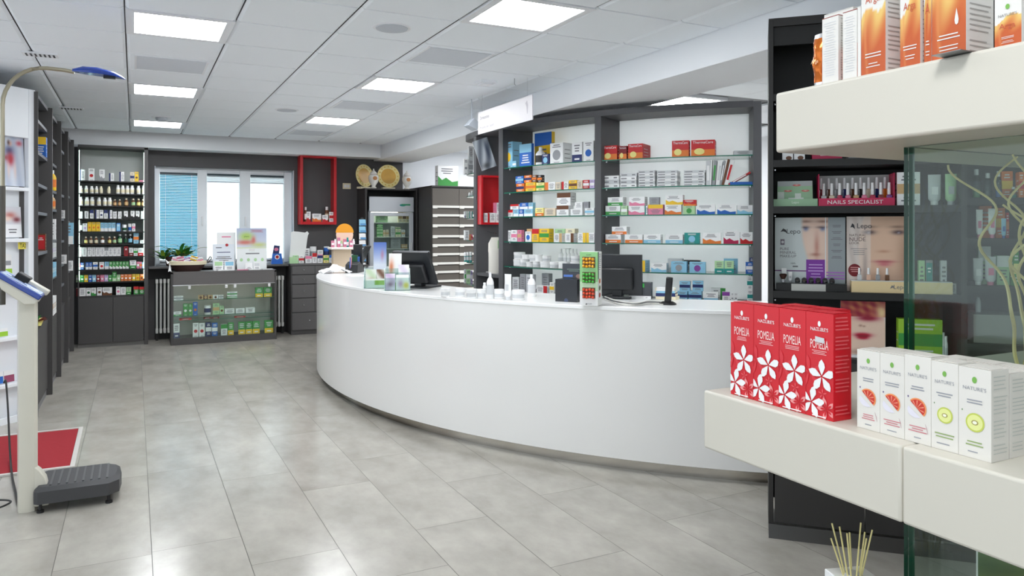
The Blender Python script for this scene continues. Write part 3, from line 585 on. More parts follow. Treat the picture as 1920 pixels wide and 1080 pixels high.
# ================================================================== WINDOW WALL: radiators, plant, showcase
def radiator(x, n, label):
    t = thing('radiator', label, 'radiator', (x, 11.19, 0), 0, 'white column radiators under the window')
    for i in range(n):
        mb = MB(); X = .048*i
        for y in (-.035, .035): mb.tube([(X,y,.13),(X,y,.80)], .0125, M((238,238,234), .3), 8)
        mb.box(X-.016, X+.016, -.055, .055, .10, .16, M((238,238,234), .3)).box(X-.016, X+.016, -.055, .055, .77, .83, M((238,238,234), .3)); mb.build('column', t, bev=.004)
    for X in (0, .048*(n-1)): MB().box(X-.015, X+.015, -.03, .03, 0, .11, BK2).build('foot', t)
radiator(.27, 7, 'white column radiator left of the glass fronted showcase'); radiator(1.72, 5, 'white column radiator between the showcase and the drawer chest')
# plant
t = thing('potted_plant', 'green dracaena plant with pointed leaves on the window sill', 'plant', (.46, 11.16, 1.0005))
P('pot', MB().lathe([(.05,0),(.075,.01),(.09,.13),(.08,.13),(.075,.11)], M((60,40,34), .6), n=20))
LG, LG2 = M((52,120,48), .4), M((150,176,60), .4)
for cx, cz, nL, hh in ((-.11,.06,14,.27), (.09,.08,20,.36), (.17,.10,12,.32)):
    mb = MB(); mb.tube([(cx*.3,0,.1),(cx,0,cz+.05)], .008, M('brown'), 6)
    mb.build('stem', t)
    for i in range(nL):
        a = 2*PI*i/nL*1.9+random.random(); L_ = hh*random.uniform(.7, 1.1); el = random.uniform(.25, 1.25); mb = MB(); vs = []; k = 7
        for j in range(k):
            s = j/(k-1); rr = L_*s*math.cos(el*(1-.25*s)); z = cz+.03+L_*s*math.sin(el)*(1-.45*s*s); wv = .024*math.sin(PI*min(1, .12+s*.88))+.001
            cxx, cyy = cx+rr*math.cos(a), rr*math.sin(a)*.55; px, py = -math.sin(a)*wv, math.cos(a)*wv
            vs += [(cxx-px, cyy-py, z+.004), (cxx, cyy, z), (cxx+px, cyy+py, z+.004)]
        mb.add(vs, [(3*j, 3*j+1, 3*j+4, 3*j+3) for j in range(k-1)]+[(3*j+1, 3*j+2, 3*j+5, 3*j+4) for j in range(k-1)], LG if i % 3 else LG2); mb.build('leaf', t)
# showcase
SY = 10.6
t = thing('showcase_counter', 'low grey showcase with a glass front holding herbal remedies', 'showcase', (.42, SY, 0)); GW = 1.315
P('carcass', MB().box(0,.028,0,.38,0,.945,DK).box(GW-.028,GW,0,.38,0,.945,DK).box(0,GW,0,.38,.92,.948,M((96,93,92), .45)).box(.028,GW-.028,0,.02,.775,.92,M((98,95,94), .5)).box(.028,GW-.028,0,.37,0,.085,DK).box(.028,GW-.028,.35,.37,.085,.92,M((206,202,194), .6)), bev=.002)
P('rail', MB().box(.02,GW-.02,-.006,.002,.768,.778,CHROME)); 
for x in (.22, .67, .78, 1.22): P('lock', MB().lathe([(.014,0),(.014,.008)], M('white', .3), (x, -.001, .75)).box(x-.016,x+.016,-.010,-.003,.722,.765,M('white', .3)), bev=.003)
P('lamp_strip', MB().box(.05,GW-.05,.03,.05,.905,.915,M((255,250,235), .5, emit=3)))
P('glass_door', MB().box(.03,GW/2-.002,-.0035,.0,.087,.768,GLS)); P('glass_door', MB().box(GW/2+.002,GW-.03,-.0035,.0,.087,.768,GLS))
SHZ = [onY(326,564,SY).z, onY(326,594,SY).z, onY(326,602.5,SY).z-.01]
for z in (SHZ[0], SHZ[1], .315): mb = MB().box(.03,GW-.03,.02,.34,z-.006,z,GLS).box(.03,GW-.03,.0185,.0199,z-.006,z,GEDGE); P('shelf', mb)
A5, s5 = (270,380), 3.857; YS = ('Y', SY+.05)
row(YS, SHZ[0], A5, s5, "215 285 676 c white grey m;393 428 668 c tan brown o;430 462 668 c brown tan o;464 496 668 c tan brown o;499 536 668 c white brown o;539 575 668 c white grey m;601 675 676 c green white m;^601 675 645 c white green m;805 860 614 c green yellow b;867 925 612 c green yellow b", 'on top glass shelf of showcase', 'remedies on the top showcase shelf')
row(YS, SHZ[1], A5, s5, "213 270 789 c white green b;283 317 731 c green white o;320 350 731 c green white o;354 388 720 c blue orange o;436 487 745 y white navy;498 545 729 c pale_green tan m;548 578 746 c pale_green brown o;583 655 767 c white red p;662 728 766 c white red p;735 803 760 c white grey p", 'on middle glass shelf of showcase', 'remedies on the middle showcase shelf')
row(YS, .315, A5, s5, "255 345 838 k red orange p;432 485 830 k dark_red tan p;490 545 828 k dark_red orange p;655 735 822 k red tan p", 'on lowest glass shelf of showcase', 'red sachets on the lowest showcase shelf')
row(YS, .086, A5, s5, "212 258 876 c white navy b;352 395 872 c white red o;398 440 872 c white red o;445 488 866 c navy white m;491 533 870 c blue white m;556 603 880 c white green t;606 650 868 c green yellow b;682 732 862 c green yellow b;734 784 860 c green yellow b;786 838 858 c green yellow b;872 935 852 c green yellow b", 'on floor of showcase', 'boxes on the floor of the showcase')
# things on top of showcase
TZ = .949
xx_ = lambda u, Y: onY(u, 430, Y).x
t = thing('wicker_basket', 'dark wicker basket with white cloth lining and one loop handle', 'basket', (xx_(352,10.77), 10.77, TZ)); WK = M((58,34,30), .7, bump=.5)
def oval(rx, ry, z, n=28): return [(rx*math.cos(2*PI*i/n), ry*math.sin(2*PI*i/n), z) for i in range(n)]
def loft(mb, rings, m, cap=True):
    n = len(rings[0]); vs = [p for r in rings for p in r]; fs = [(j*n+i, j*n+(i+1)%n, (j+1)*n+(i+1)%n, (j+1)*n+i) for j in range(len(rings)-1) for i in range(n)]
    if cap: fs.append(tuple(range(n-1,-1,-1)))
    return mb.add(vs, fs, m)
P('bowl', loft(MB(), [oval(.15,.10,0), oval(.19,.12,.04), oval(.215,.135,.09), oval(.225,.14,.11), oval(.21,.13,.11), oval(.18,.11,.05), oval(.14,.09,.012)], WK))
P('lining', loft(MB(), [oval(.232,.147,.085), oval(.236,.15,.13), oval(.215,.135,.135), oval(.2,.125,.10), oval(.17,.1,.06)], M('cream', .8), cap=False))
P('handle', MB().tube(smooth([(.22,0,.10),(.26,0,.16),(.275,0,.185),(.29,0,.16),(.245,0,.10)]), .006, WK, 6))
P('bow', MB().add([(-.22,-.09,.12),(-.27,-.1,.16),(-.25,-.1,.10),(-.24,-.11,.0),(-.22,-.11,.01),(-.20,-.11,-.0)], [(0,1,2),(0,3,4),(0,4,5)], M('white')))
cs = ['white','pale_grey','pink','white','purple','white','yellow','lilac','white']
for i, c in enumerate(cs):
    o, d = product('c', .085, .055, c, 'white' if c != 'white' else 'pink', .035, 'm', 'soap_packet'); o.location = (xx_(352,10.77)-.16+.038*i, 10.75+.03*(i % 2), TZ+.128+.012*math.sin(i*1.3)); o.rotation_euler = (.2*math.sin(i), .35*math.cos(i*2.1), .4*math.sin(i*1.7)); tag(o, f'{nm(c)} packet in the wicker basket, {ORD[i]} from the left', 'packet', 'packets heaped in the wicker basket')
def stand_card(name, label, cat, x0, x1, z0, h, Y, paint, nx, nz, extra=None, lean=.08, rz=0, group=None):
    w = x1-x0; mb = MB(); mb.T = Matrix.Rotation(-lean, 4, 'X'); mb.box(-w/2, w/2, 0, .005, 0, h, M('white'))
    if paint: mb.paint(-w/2, w/2, 0, h, -.0008, nx, nz, paint)
    if extra: extra(mb, w, h)
    mb.T = None; mb.add([(-w*.1,.004,h*.5),(w*.1,.004,h*.5),(w*.1,.06+lean*h*.5,0),(-w*.1,.06+lean*h*.5,0)], [(0,1,2,3)], M('white'))
    return tag(mb.build(name, None, ((x0+x1)/2, Y, z0), rz, smooth=False), label, cat, group)
def apple(s, t_):
    c = (236,240,240)
    if t_ > .55:
        c = mixc((176,186,214), (236,240,244), (1-t_)*1.4); c = mixc(c, (176,204,110), 1.3*g2(s, t_, .32, .80, .21, .10)); c = mixc(c, (206,120,112), 1.2*g2(s, t_, .28, .66, .26, .05)+1.2*g2(s, t_, .56, .72, .06, .08)); c = mixc(c, (196,206,120), .9*g2(s, t_, .75, .60, .25, .05))
    elif t_ > .50: c = (214,222,190)
    return c
xx = lambda u, Y: onY(u, 430, Y).x
stand_card('poster_stand', 'tall poster with a green apple held in a hand', 'poster', xx(444.5,10.72), xx(500.5,10.72), TZ, onY(470,428,10.72).z-TZ, 10.74, apple, 24, 34, lambda m, w, h: (m.text('phyto', -w*.17, h*.80, h*.045, -.0016, M('dark_green')), m.lines(-w*.1, w*.45, h*.9, h*.97, 3, -.0016, M((180,90,110))), m.lines(-w*.35, w*.4, h*.36, h*.42, 1, -.0016, TXT), [m.disc(-w*.35+w*.235*i, h*.24, w*.05, h*.04, -.0016, M('pale_green')) for i in range(4)]), .05)
stand_card('poster_stand', 'white information card with small blue print and red dot', 'poster', xx(399.5,10.74), xx(440,10.74), TZ, onY(420,458,10.74).z-TZ, 10.76, None, 1, 1, lambda m, w, h: (m.rect(-w/2, w/2, 0, h, -.001, M((226,232,240))), m.disc(w*.15, h*.97, w*.07, w*.07, -.004, RED), m.lines(-w*.4, w*.4, h*.66, h*.72, 1, -.0016, M('navy')), m.lines(-w*.4, -w*.05, h*.84, h*.9, 1, -.0016, TXTD), m.lines(-w*.4, w*.4, h*.2, h*.55, 5, -.0016, TXT)), .06)
stand_card('poster_stand', 'plain pale card standing behind the information card', 'poster', xx(407,10.84), xx(442,10.84), TZ, onY(424,436,10.84).z-TZ, 10.85, None, 1, 1, lambda m, w, h: m.lines(-w*.3, w*.3, h*.85, h*.92, 1, -.001, M('pink')), .03)
for i, (u0, u1, vt, c) in enumerate(((401,419,489,'pale_green'), (421,440,489,'light_blue'), (460,474,493,'white'), (476,488,492,'pale_grey'))):
    stand_card('leaflet', f'small {nm(c)} leaflet in front of the showcase posters', 'leaflet', xx(u0,10.68), xx(u1,10.68), TZ, onY(u0,vt,10.68).z-TZ, 10.685, None, 1, 1, lambda m, w, h: (m.rect(-w*.5, w*.5, 0, h, -.001, M('white')), m.rect(-w*.4, w*.4, h*.5, h*.9, -.0014, M(c)), m.lines(-w*.35, w*.35, h*.1, h*.4, 2, -.0014, TXT)), .15, 0, 'small leaflets on the showcase')
for i, (x, y, r, c) in enumerate(((1.05,10.66,.2,'white'), (1.30,10.65,-.1,'pink'), (1.45,10.66,.1,'white'), (1.62,10.66,.3,'pale_grey'))):
    tag(MB().box(-.07,.07,-.03,.03,0,.012,M(c)).box(-.069,.069,-.029,.029,.012,.0125,M('white')).build('leaflet_stack', None, (x, y, TZ+.0003), r), ('leftmost white stack of leaflets lying on the showcase', 'pink edged stack of leaflets below the apple poster', 'white stack of leaflets under the apple poster', 'pale grey stack of leaflets at the right end of the showcase')[i], 'leaflets', 'leaflet stacks lying on the showcase')
# blue things on window sill
t = thing('counter_display', 'small blue cardboard display with a red and white disc on the window sill', 'display', (1.83, 11.2, 1.001)); t.location.z = 1.0005
P('holder', MB().slab([(-.07,0),(.09,0),(.07,.15),(-.05,.15)], -.02, .03, M((40,110,210)))); P('header_card', MB().slab([(-.05,.15),(.04,.15),(.05,.26),(-.03,.27)], -.003, .003, M('navy')).disc(.01, .10, .035, .035, -.021, M('white')).disc(.01, .10, .022, .022, -.0215, RED).disc(.0, .21, .03, .025, -.004, M('pink')))

# ================================================================== WALL BEHIND: red frames, switch, chest, fridge niche
def red_frame(name, label, loc, rz, w, d, h, tk=.04, inner=False, top=None):
    t = thing(name, label, 'shelf', loc, rz); m = M((200,18,30), .35, coat=.3)
    mb = MB().box(-w/2, -w/2+tk, -d, 0, 0, h, m).box(w/2-tk, w/2, -d, 0, 0, h, m).box(-w/2+tk, w/2-tk, -d, 0, h-tk, h, m).box(-w/2+tk, w/2-tk, -d, 0, 0, tk, m)
    mb.build('frame', t, bev=.003)
    if inner: MB().box(-w/2+tk, w/2-tk, -.008, -.001, tk, h-tk, M((190,14,26), .45)).build('back_panel', t)
    return t
red_frame('box_shelf', 'tall red open frame shelf on the dark wall beside the window', (2.415, WY-.001, 1.57), 0, .53, .2, 1.02, .042)
A6, s6 = (270,260), 4.0
row(('Y', WY-.16), 1.612, A6, s6, "1203 1225 512 b brown white;1218 1250 547 c white red w;1262 1330 563 c white orange w;1337 1380 573 c white red w;1390 1420 550 c white red m;1366 1397 510 b brown beige B.06", 'in red frame on wall', 'boxes in the red wall frame')
t = thing('wall_switch', 'cream double switch plate on the dark wall', 'switch', (onY(650,349,WY).x, WY, onY(650,349,WY).z)); P('plate', MB().box(-.062,.062,-.008,0,-.045,.045,M('cream')), bev=.004); P('button', MB().box(-.04,-.005,-.012,-.008,-.022,.022,M('white'))); P('button', MB().box(.005,.04,-.012,-.008,-.022,.022,M('white')))
# drawer chest
t = thing('drawer_chest', 'grey chest of drawers with small round knobs beside the window', 'chest of drawers', (1.985, 10.9, 0)); DW_ = 1.0
P('carcass', MB().box(0,DW_,.0,.4,.0,.985,DK).box(-.01,DW_,-.01,.4,.985,1.012,M((98,96,96), .45)), bev=.002)
zs = [.983,.854,.717,.52,.315,.064]
for c, (xa, xb) in enumerate(((.012,.33),(.336,.66),(.666,.99))):
    for i in range(4):
        dr = P('drawer', MB().box(xa, xb, -.018, -.0005, zs[i+1]+.006, zs[i]-.006, M((92,90,90), .5)), bev=.0015); MB().lathe([(.006,0),(.012,.006),(.012,.014),(.006,.02)], CHROME).build('knob', dr, ((xa+xb)/2, -.03, (zs[i]+zs[i+1])/2-.006))
for xa, xb in ((.012,.495),(.501,.99)):
    dr = P('drawer', MB().box(xa, xb, -.018, -.0005, .067, .312, M((92,90,90), .5)), bev=.0015); MB().lathe([(.006,0),(.012,.006),(.012,.014),(.006,.02)], CHROME).build('knob', dr, ((xa+xb)/2, -.03, .19))
A7, s7 = (520,420), 4.91
row(('Y', 10.98), 1.0125, A7, s7, "145 195 290 c pale_green white m;198 246 290 c white red m;258 318 296 c white pink t;322 364 268 c white red t;369 419 290 c white navy t;425 474 288 c pale_yellow green m;478 514 285 c white blue t;520 552 302 c orange tan m;600 640 300 c tan brown m", 'on grey drawer chest', 'remedies in the front row on the drawer chest')
row(('Y', 11.08), 1.0125, A7, s7, "178 240 195 c white teal w;246 298 225 c white dark_red b;305 367 208 y white grey;370 421 240 c white pink m;432 482 207 y blue navy", 'at back of grey drawer chest', 'remedies in the back row on the drawer chest')
t = thing('cutout_display', 'white bear shaped cardboard display at the left end of the chest', 'display', (2.09, 11.0, 1.0125))
mb = MB(); mb.slab([(-.12,0),(.07,0),(.12,.18),(.14,.34),(.15,.40),(.165,.43),(.14,.46),(.11,.44),(.0,.455),(-.06,.46),(-.09,.44),(-.09,.33),(-.10,.2)], 0, .006, M((232,234,232))); P('cutout', mb); P('tray', MB().box(-.12,-.005,-.06,-.002,0,.09,M('pale_green')))
# niche + fridge
t = thing('fridge_surround', 'dark grey open surround built around the medicine fridge', 'cabinet', (3.07, 10.85, 0))
P('side_panel', MB().box(-.03,0,0,.448,0,2.09,DK2)); P('side_panel', MB().box(.765,.785,0,.448,0,2.09,DK2)); P('top_board', MB().box(-.03,.785,0,.448,2.09,2.11,DK2)); P('back_panel', MB().box(0,.765,.44,.448,0,2.09,BK2))
t = thing('medicine_fridge', 'silver upright medicine fridge with a glass door', 'fridge', (3.11, 10.88, 0)); SV = M((196,200,206), .35, metal=.2); FW = .70
P('cabinet_body', MB().box(0,.03,0.03,.4,.03,1.99,SV).box(FW-.03,FW,.03,.4,.03,1.99,SV).box(0,FW,.03,.4,.03,.1,SV).box(0,FW,.37,.4,.1,1.99,M((210,214,214))).box(0,FW,.03,.4,1.78,1.99,SV))
P('header_panel', MB().box(0,FW,-.0,.03,1.76,1.99,SV), bev=.01); P('logo', MB().disc(.52,1.865,.05,.018,-.001,M('teal')).rect(.50,.64,1.86,1.885,-.0015,M((60,150,110))))
P('door', MB().box(.01,.075,0,.03,.06,1.75,SV).box(FW-.075,FW-.01,0,.03,.06,1.75,SV).box(.075,FW-.075,0,.03,1.70,1.75,SV).box(.075,FW-.075,0,.03,.06,.12,SV), bev=.004)
P('glass', MB().box(.075,FW-.075,.012,.018,.12,1.70,GLS2)); P('handle', MB().box(.64,.66,-.03,-.001,.9,1.3,M('pale_grey')), bev=.005)
FZ = [onY(740,417,11.0).z, onY(740,444,11.0).z, onY(740,466,11.0).z]
for z in FZ: P('shelf', MB().box(.035,FW-.035,.06,.36,z-.008,z,M((214,218,214), .4)))
P('lamp', MB().box(.1,.6,.2,.25,1.757,1.768,M((255,252,240), .5, emit=2.5)))
A8, s8 = (640,270), 3.725
row(('Y', 11.0), FZ[0], A8, s8, "398 425 478 c cream tan m;428 452 478 c cream brown m;455 480 482 c cream tan m;^398 438 505 c beige tan m;250 325 480 c pale_green green p", 'on top fridge shelf', 'medicine boxes in the fridge')
row(('Y', 11.0), FZ[1], A8, s8, "248 290 620 c pale_green green m;^248 290 600 c pale_green green m;^248 290 580 c pale_green green m;^248 290 560 c green pale_green m;292 310 600 c beige tan m;313 332 600 c cream tan m;345 375 575 c pale_grey white p;378 415 600 c cream green m;^378 415 580 c cream green m;420 445 600 c white tan m", 'on middle fridge shelf', 'medicine boxes in the fridge')
row(('Y', 11.0), FZ[2], A8, s8, "345 415 655 c grey white p;420 462 700 c tan beige m;248 300 700 c pale_green green m", 'on lower fridge shelf', 'medicine boxes in the fridge')
t = None
# plates and urns on the surround
def plate(u0, u1, vc, vt, label, rz):
    xa, xb = xx(u0, 11.0), xx(u1, 11.0); zt = onY(700, vt, 11.0).z; R = (zt-2.125)/2; c = (xa+xb)/2
    t = thing('display_plate', label, 'plate', (c, 11.09, 2.111), rz, 'decorative plates on the fridge surround')
    mb = MB(); mb.T = Matrix.Translation((0, 0, .022+R)) @ Matrix.Rotation(PI/2-.12, 4, 'X'); mb.lathe([(R*.5,0),(R*.62,.004),(R*.98,.018),(R,.022),(R*.98,.026),(R*.6,.012),(.001,.010)], M((232,216,150), .3), n=36); mb.build('rim', t)
    mb = MB(); mb.T = Matrix.Translation((0, 0, .022+R)) @ Matrix.Rotation(PI/2-.12, 4, 'X'); mb.lathe([(R*.66,.0135),(R*.66,.017),(.001,.0165)], M((206,160,72), .35, vary=.25), n=36)
    for k in range(16): a = 2*PI*k/16; mb.add([(R*.82*math.cos(a)+.012*math.cos(b2), R*.82*math.sin(a)+.012*math.sin(b2), .0245) for b2 in [PI*q/3 for q in range(6)]], [(0,1,2,3,4,5)], M((214,180,80), .4))
    mb.build('painted_centre', t)
    MB().box(-R*.55, R*.55, -.05, .05, 0, .028, M('cream', .5)).build('stand', t, bev=.004)
plate(670, 700, 330, 309, 'yellow decorated plate turned sideways above the fridge', .45); plate(710, 752, 330, 308, 'yellow decorated plate facing front above the fridge', 0)
def urn(u, vt, label):
    zt = onY(u, vt, 10.98).z; h = zt-2.111; r = h*.26; t = thing('apothecary_jar', label, 'jar', (xx(u,10.9), 10.9, 2.1112), 0, 'white apothecary jars on the fridge surround'); W1 = M((226,224,218), .2, coat=.5, vary=.1)
    MB().lathe([(r*.55,0),(r*.6,h*.04),(r*.35,h*.10),(r*.45,h*.16),(r*.85,h*.32),(r,h*.5),(r*.95,h*.64),(r*.6,h*.72)], W1, n=20).disc(0,h*.5,r*.45,h*.1,-r*1.02,M((176,120,70))).build('body', t)
    MB().lathe([(r*.68,h*.72),(r*.72,h*.76),(r*.3,h*.88),(r*.12,h*.92),(r*.14,h*.98),(r*.02,h)], W1, n=20).build('lid', t); MB().lathe([(r*.64,h*.705),(r*.7,h*.72)], M('brown'), n=20).build('rim', t)
urn(700.5, 317, 'white apothecary jar between the two yellow plates'); urn(763, 321, 'white apothecary jar right of the yellow plates')
# drawer cabinet with white handles
t = thing('drawer_cabinet', 'tall dark drawer cabinet with long white handles beside the fridge', 'cabinet', (3.87, 10.28, 0))
P('carcass', MB().box(0,.9,.02,1.0,.03,2.135,M((62,60,60), .55)).box(0,.9,-.005,1.0,2.12,2.14,DK), bev=.002)
hz = [onY(836, 270+v/3.725, 10.28).z for v in (437,497,568,643,705,768,832,892,955,1015)]
tops = [2.105]+[z+.0 for z in hz]
for k, (xa, xb) in enumerate(((.012,.43),(.436,.89))):
    for i in range(len(hz)):
        zt = tops[i]-.004 if i == 0 else hz[i-1]-.004; zb = hz[i]-.03
        dr = P('drawer', MB().box(xa, xb, .0, .0195, hz[i]-.028, (hz[i-1]-.034) if i else 2.10, M((98,92,86), .5))); 
        hm = MB().box(xa, xb, -.02, -.0005, hz[i]-.018, hz[i]+.014, M((240,238,232), .35)).box(xa, xa+.07, -.022, -.0005, hz[i]-.03, hz[i]-.018, M((240,238,232), .35)); hm.build('handle', dr)
o, d = product('c', .32, onY(826,310,10.35).z-2.1405, 'white', 'green', .12, 'w'); o.location = (4.17, 10.45, 2.1405); tag(o, 'large white and green carton on top of the drawer cabinet', 'box')
# spinner with cards on the surround's side, coat-stand like
t = thing('card_rack', 'narrow column rack of blue and white cards beside the fridge', 'rack', (onY(679,495,10.2).x, 10.2, 0)); zt = onY(679,408,10.2).z
P('pole', MB().box(-.02,.02,0,.02,.0,zt,BK2)); P('base', MB().lathe([(.16,0),(.16,.02),(.02,.03)], BK2, n=24))
k = 0
for v in (411, 424, 437, 450, 464, 478, 492):
    z = onY(679, v+12, 10.2).z; P('card_pocket', MB().add([(-.045,-.012,z+.0),(.045,-.03,z),(.045,-.012,z+.085),(-.045,-.004,z+.085)], [(0,1,2,3)], M('white' if k > 1 else 'light_blue')).add([(-.03,-.016,z+.005),(.046,-.034,z),(.046,-.03,z+.03),(-.03,-.014,z+.03)], [(0,1,2,3)], M((90,150,200)))); k += 1

# ================================================================== ROUND COUNTER
def pol(R, p): return Vector((CX+R*math.cos(R_(p)), CY+R*math.sin(R_(p))))
def atc(u, v, z=1.02): return onZ(u, v, z)          # point on the counter top
def face(p): n = Vector((p.x-CX, p.y-CY)); return math.atan2(n.y, n.x)+PI/2      # rotation that turns a front (-y) to the shop floor
t = thing('service_counter', 'long curved white service counter with steel plinth', 'counter', (0,0,0))
PA0, PA1 = 143, 241
P('front_panel', MB().arc(4.69, 4.73, PA0, PA1, .08, .995, PAN, step=.8)); P('plinth', MB().arc(4.62, 4.66, PA0+.3, PA1-.3, 0, .08, M((186,180,170), .16, metal=1), step=.8))
P('worktop', MB().arc(4.05, 4.735, PA0-.1, PA1+.1, .995, 1.02, M((246,246,245), .25, coat=.2), step=.8), bev=.004)
P('rear_panel', MB().arc(4.2, 4.22, PA0+.3, PA1-.3, .0, .99, M((225,225,225), .5), step=1.5))
for p in (PA0, PA1): P('end_panel', MB().arc(4.1, 4.69, p-.25 if p > 200 else p, p if p > 200 else p+.25, .0, .99, PAN, step=.5))

# ================================================================== CURVED WALL UNIT BEHIND THE COUNTER
RF, RB = 3.2, 2.83
t = thing('curved_wall_unit', 'dark grey curved wall unit with glass shelves behind the counter', 'shelving', (0,0,0)); DG2 = M((82,82,85), .5, vary=.04)
BZ = [2.085, 1.85, 1.62, 1.385, 1.15]
P('divider', MB().arc(RB, RF, 231.25, 232.35, 0, 2.5, DG2, step=.6), bev=.002)
P('divider', MB().arc(RB, RF, 208.0, 209.1, 0, 2.455, DG2, step=.6), bev=.002)
P('divider', MB().arc(RB, RF, 186.45, 187.8, 0, 2.455, DG2, step=.7), bev=.002)
P('divider', MB().arc(RB, RF, 176.3, 177.6, 0, 2.455, DG2, step=.7), bev=.002)
P('top_board', MB().arc(RB, RF+.003, 176.3, 231.25, 2.455, 2.505, DG2), bev=.002)
for a, b2 in ((187.8, 208.0), (209.1, 231.25)):
    P('base_cabinet', MB().arc(RB, RF-.02, a, b2, 0, .895, DK2)); P('worktop', MB().arc(RB, RF, a, b2, .895, .92, DG2))
    P('backlit_panel', MB().arc(RB+.01, RB+.018, a, b2, .92, 2.455, frosted_mat(), step=1))
    for z in BZ:
        P('glass_shelf', MB().arc(RB+.03, RF-.012, a+.05, b2-.05, z-.009, z, GLS, mside=GEDGE, step=1))
        for p in (a+.25, b2-.25): 
            q = pol(RF-.07, p); MB().lathe([(.008,-.018),(.008,-.0095)], CHROME, (q.x, q.y, z)).build('shelf_pin', t)
# bay with wall hooks and the red box
P('backlit_panel', MB().arc(RB+.01, RB+.018, 177.6, 186.45, .82, 2.455, frosted_mat(), step=1)); P('shelf_board', MB().arc(RB+.02, RF-.01, 177.6, 186.45, 1.03, 1.06, DG2)); P('base_cabinet', MB().arc(RB+.02, RF-.2, 177.6, 186.45, 0, .80, DK2))
P('shelf_board', MB().arc(RB+.02, RF-.01, 177.6, 186.45, .80, .82, DG2))
# rounded end with quarter shelves
def endpoly(z0, z1, m, ms, R1=RF-.01, name='end_shelf'):
    pts = [pol(RB+.02, 176.3)]+[pol(R, p) for R, p in ((R1,176.3),(R1,174.5),(R1,172.5),(R1-.01,170.6),(R1-.05,169.0),(R1-.12,167.9),(R1-.22,167.3),(RB+.02,167.1))]
    P(name, MB().prism([(q.x, q.y) for q in pts][::-1], z0, z1, m, ms))
for z in BZ+[.92]: endpoly(z-.009, z, GLS, GEDGE)
endpoly(2.44, 2.505, DG2, DG2, RF, 'end_top'); endpoly(0, .80, DK2, DK2, name='end_base'); P('end_back', MB().arc(RB, RB+.019, 166.9, 176.3, .80, 2.44, DK2))
# products in the wide bay, right
A2, s2 = (1110,170), 4.697; B2, sB2 = (1110,350), 4.5; A1, s1 = (840,160), 4.0; B1, sB1 = (840,400), 5.683
PC = ('C', RF-.06); W1n, W2n = 'in left curved bay', 'in right curved bay'
row(PC, BZ[0], A2, s2, "94 222 484 c red orange h d.09 TThermaCare;236 306 488 c dark_red orange h d.07 TThermaCare;316 448 468 c red orange h d.2 TThermaCare;702 855 440 c red orange h d.07 TThermaCare;870 1085 434 c red orange h d.16 TThermaCare;1248 1418 527 k pale_grey white p d.1", f'on top glass shelf {W2n}', 'goods on the top shelf of the right curved bay')
def stackit(u0, u1, v0, n, c, d=.14):
    s = [f"{u0} {u1} {v0+ (814-v0)*(n-1)/n:.0f} k {c[0]} grey q d{d}"]
    for i in range(1, n): jig = (i*37 % 5)-2; s.append(f"^{u0+jig} {u1+jig} {v0+(814-v0)*(n-1-i)/n:.0f} k {c[i%len(c)]} grey q d{d}")
    return ';'.join(s)
for (u0, u1, v0, n, lab) in ((86,240,748,3,'first low stack'), (247,393,724,4,'second stack'), (406,553,702,6,'third stack'), (569,750,702,6,'fourth stack'), (802,998,700,6,'fifth stack, next to the books')):
    P_, _ = place(PC); z = BZ[1]; A = P_(A2[0]+u0/s2, 300); B = P_(A2[0]+u1/s2, 300); w = (B.xy-A.xy).length*.97; zt = P_(A2[0]+(u0+u1)/2/s2, A2[1]+v0/s2).z; hh = (zt-z)/n; mid = (A+B)/2; rz = face(mid); bk = Vector((-math.sin(rz), math.cos(rz)))
    for i in range(n):
        c = ('white','pale_grey')[i % 2]; mb = MB().box(-w/2, w/2, -.07, .07, 0, hh-.001, M(c)); mb.rect(-w*.45, -w*.1, hh*.3, hh*.6, -.0707, TXT).rect(w*.2, w*.4, hh*.3, hh*.6, -.0707, TXT)
        o = mb.build('exercise_pad', None, (mid.x+bk.x*.075+random.uniform(-.003,.003), mid.y+bk.y*.075, z+.0004+hh*i), rz+random.uniform(-.03,.03), smooth=False)
        tag(o, f'white paper pack, {ORD[i]} from bottom, {lab} in right curved bay', 'pack', 'white packs stacked on the second shelf')
def book(u, z, w, d, h, c, lean, label, place_=PC, c2='white'):
    P_, _ = place(place_); A = P_(u, 300); rz = face(A); bk = Vector((-math.sin(rz), math.cos(rz))); mb = MB(); mb.T = Matrix.Rotation(lean, 4, 'Y')
    mb.box(0, w, 0, d, 0, h, M(c, .4)).box(w*.15, w*.85, .002, d+.0005, -.0002, h+.0004, M('cream', .8)).rect(w*.2, w*.8, h*.2, h*.8, -.0008, M(c2, .4))
    o = mb.build('book', None, (A.x+bk.x*.01, A.y+bk.y*.01, z+.0005+(abs(math.sin(lean))*w if lean > 0 else 0)), rz, smooth=False); tag(o, label, 'book', 'books and binders in the right curved bay')
ub = lambda q: A2[0]+q/s2
book(ub(1004), BZ[1], .032, .15, .20, 'pale_grey', 0, 'upright pale grey binder right of the paper packs'); book(ub(1036), BZ[1], .012, .15, .205, 'white', .04, 'thin white book beside the pale grey binder')
book(ub(1056), BZ[1], .022, .15, .20, 'grey', .08, 'grey book with green spine on the second shelf', c2='green'); book(ub(1092), BZ[1], .026, .15, .195, 'white', .13, 'white leaning book right of the green spined one', c2='pale_grey')
book(ub(1122), BZ[1], .014, .15, .20, 'grey', .16, 'thin grey leaning book on the second shelf'); book(ub(1142), BZ[1], .018, .15, .21, 'brown', .22, 'dark brown leaning book on the second shelf', c2='brown'); book(ub(1165), BZ[1], .028, .15, .205, 'white', .26, 'white and red leaning book at the end of the row', c2='red')
book(ub(1200), BZ[1], .014, .15, .19, 'red', 1.05, 'red and white book lying aslant beside the row', c2='white')
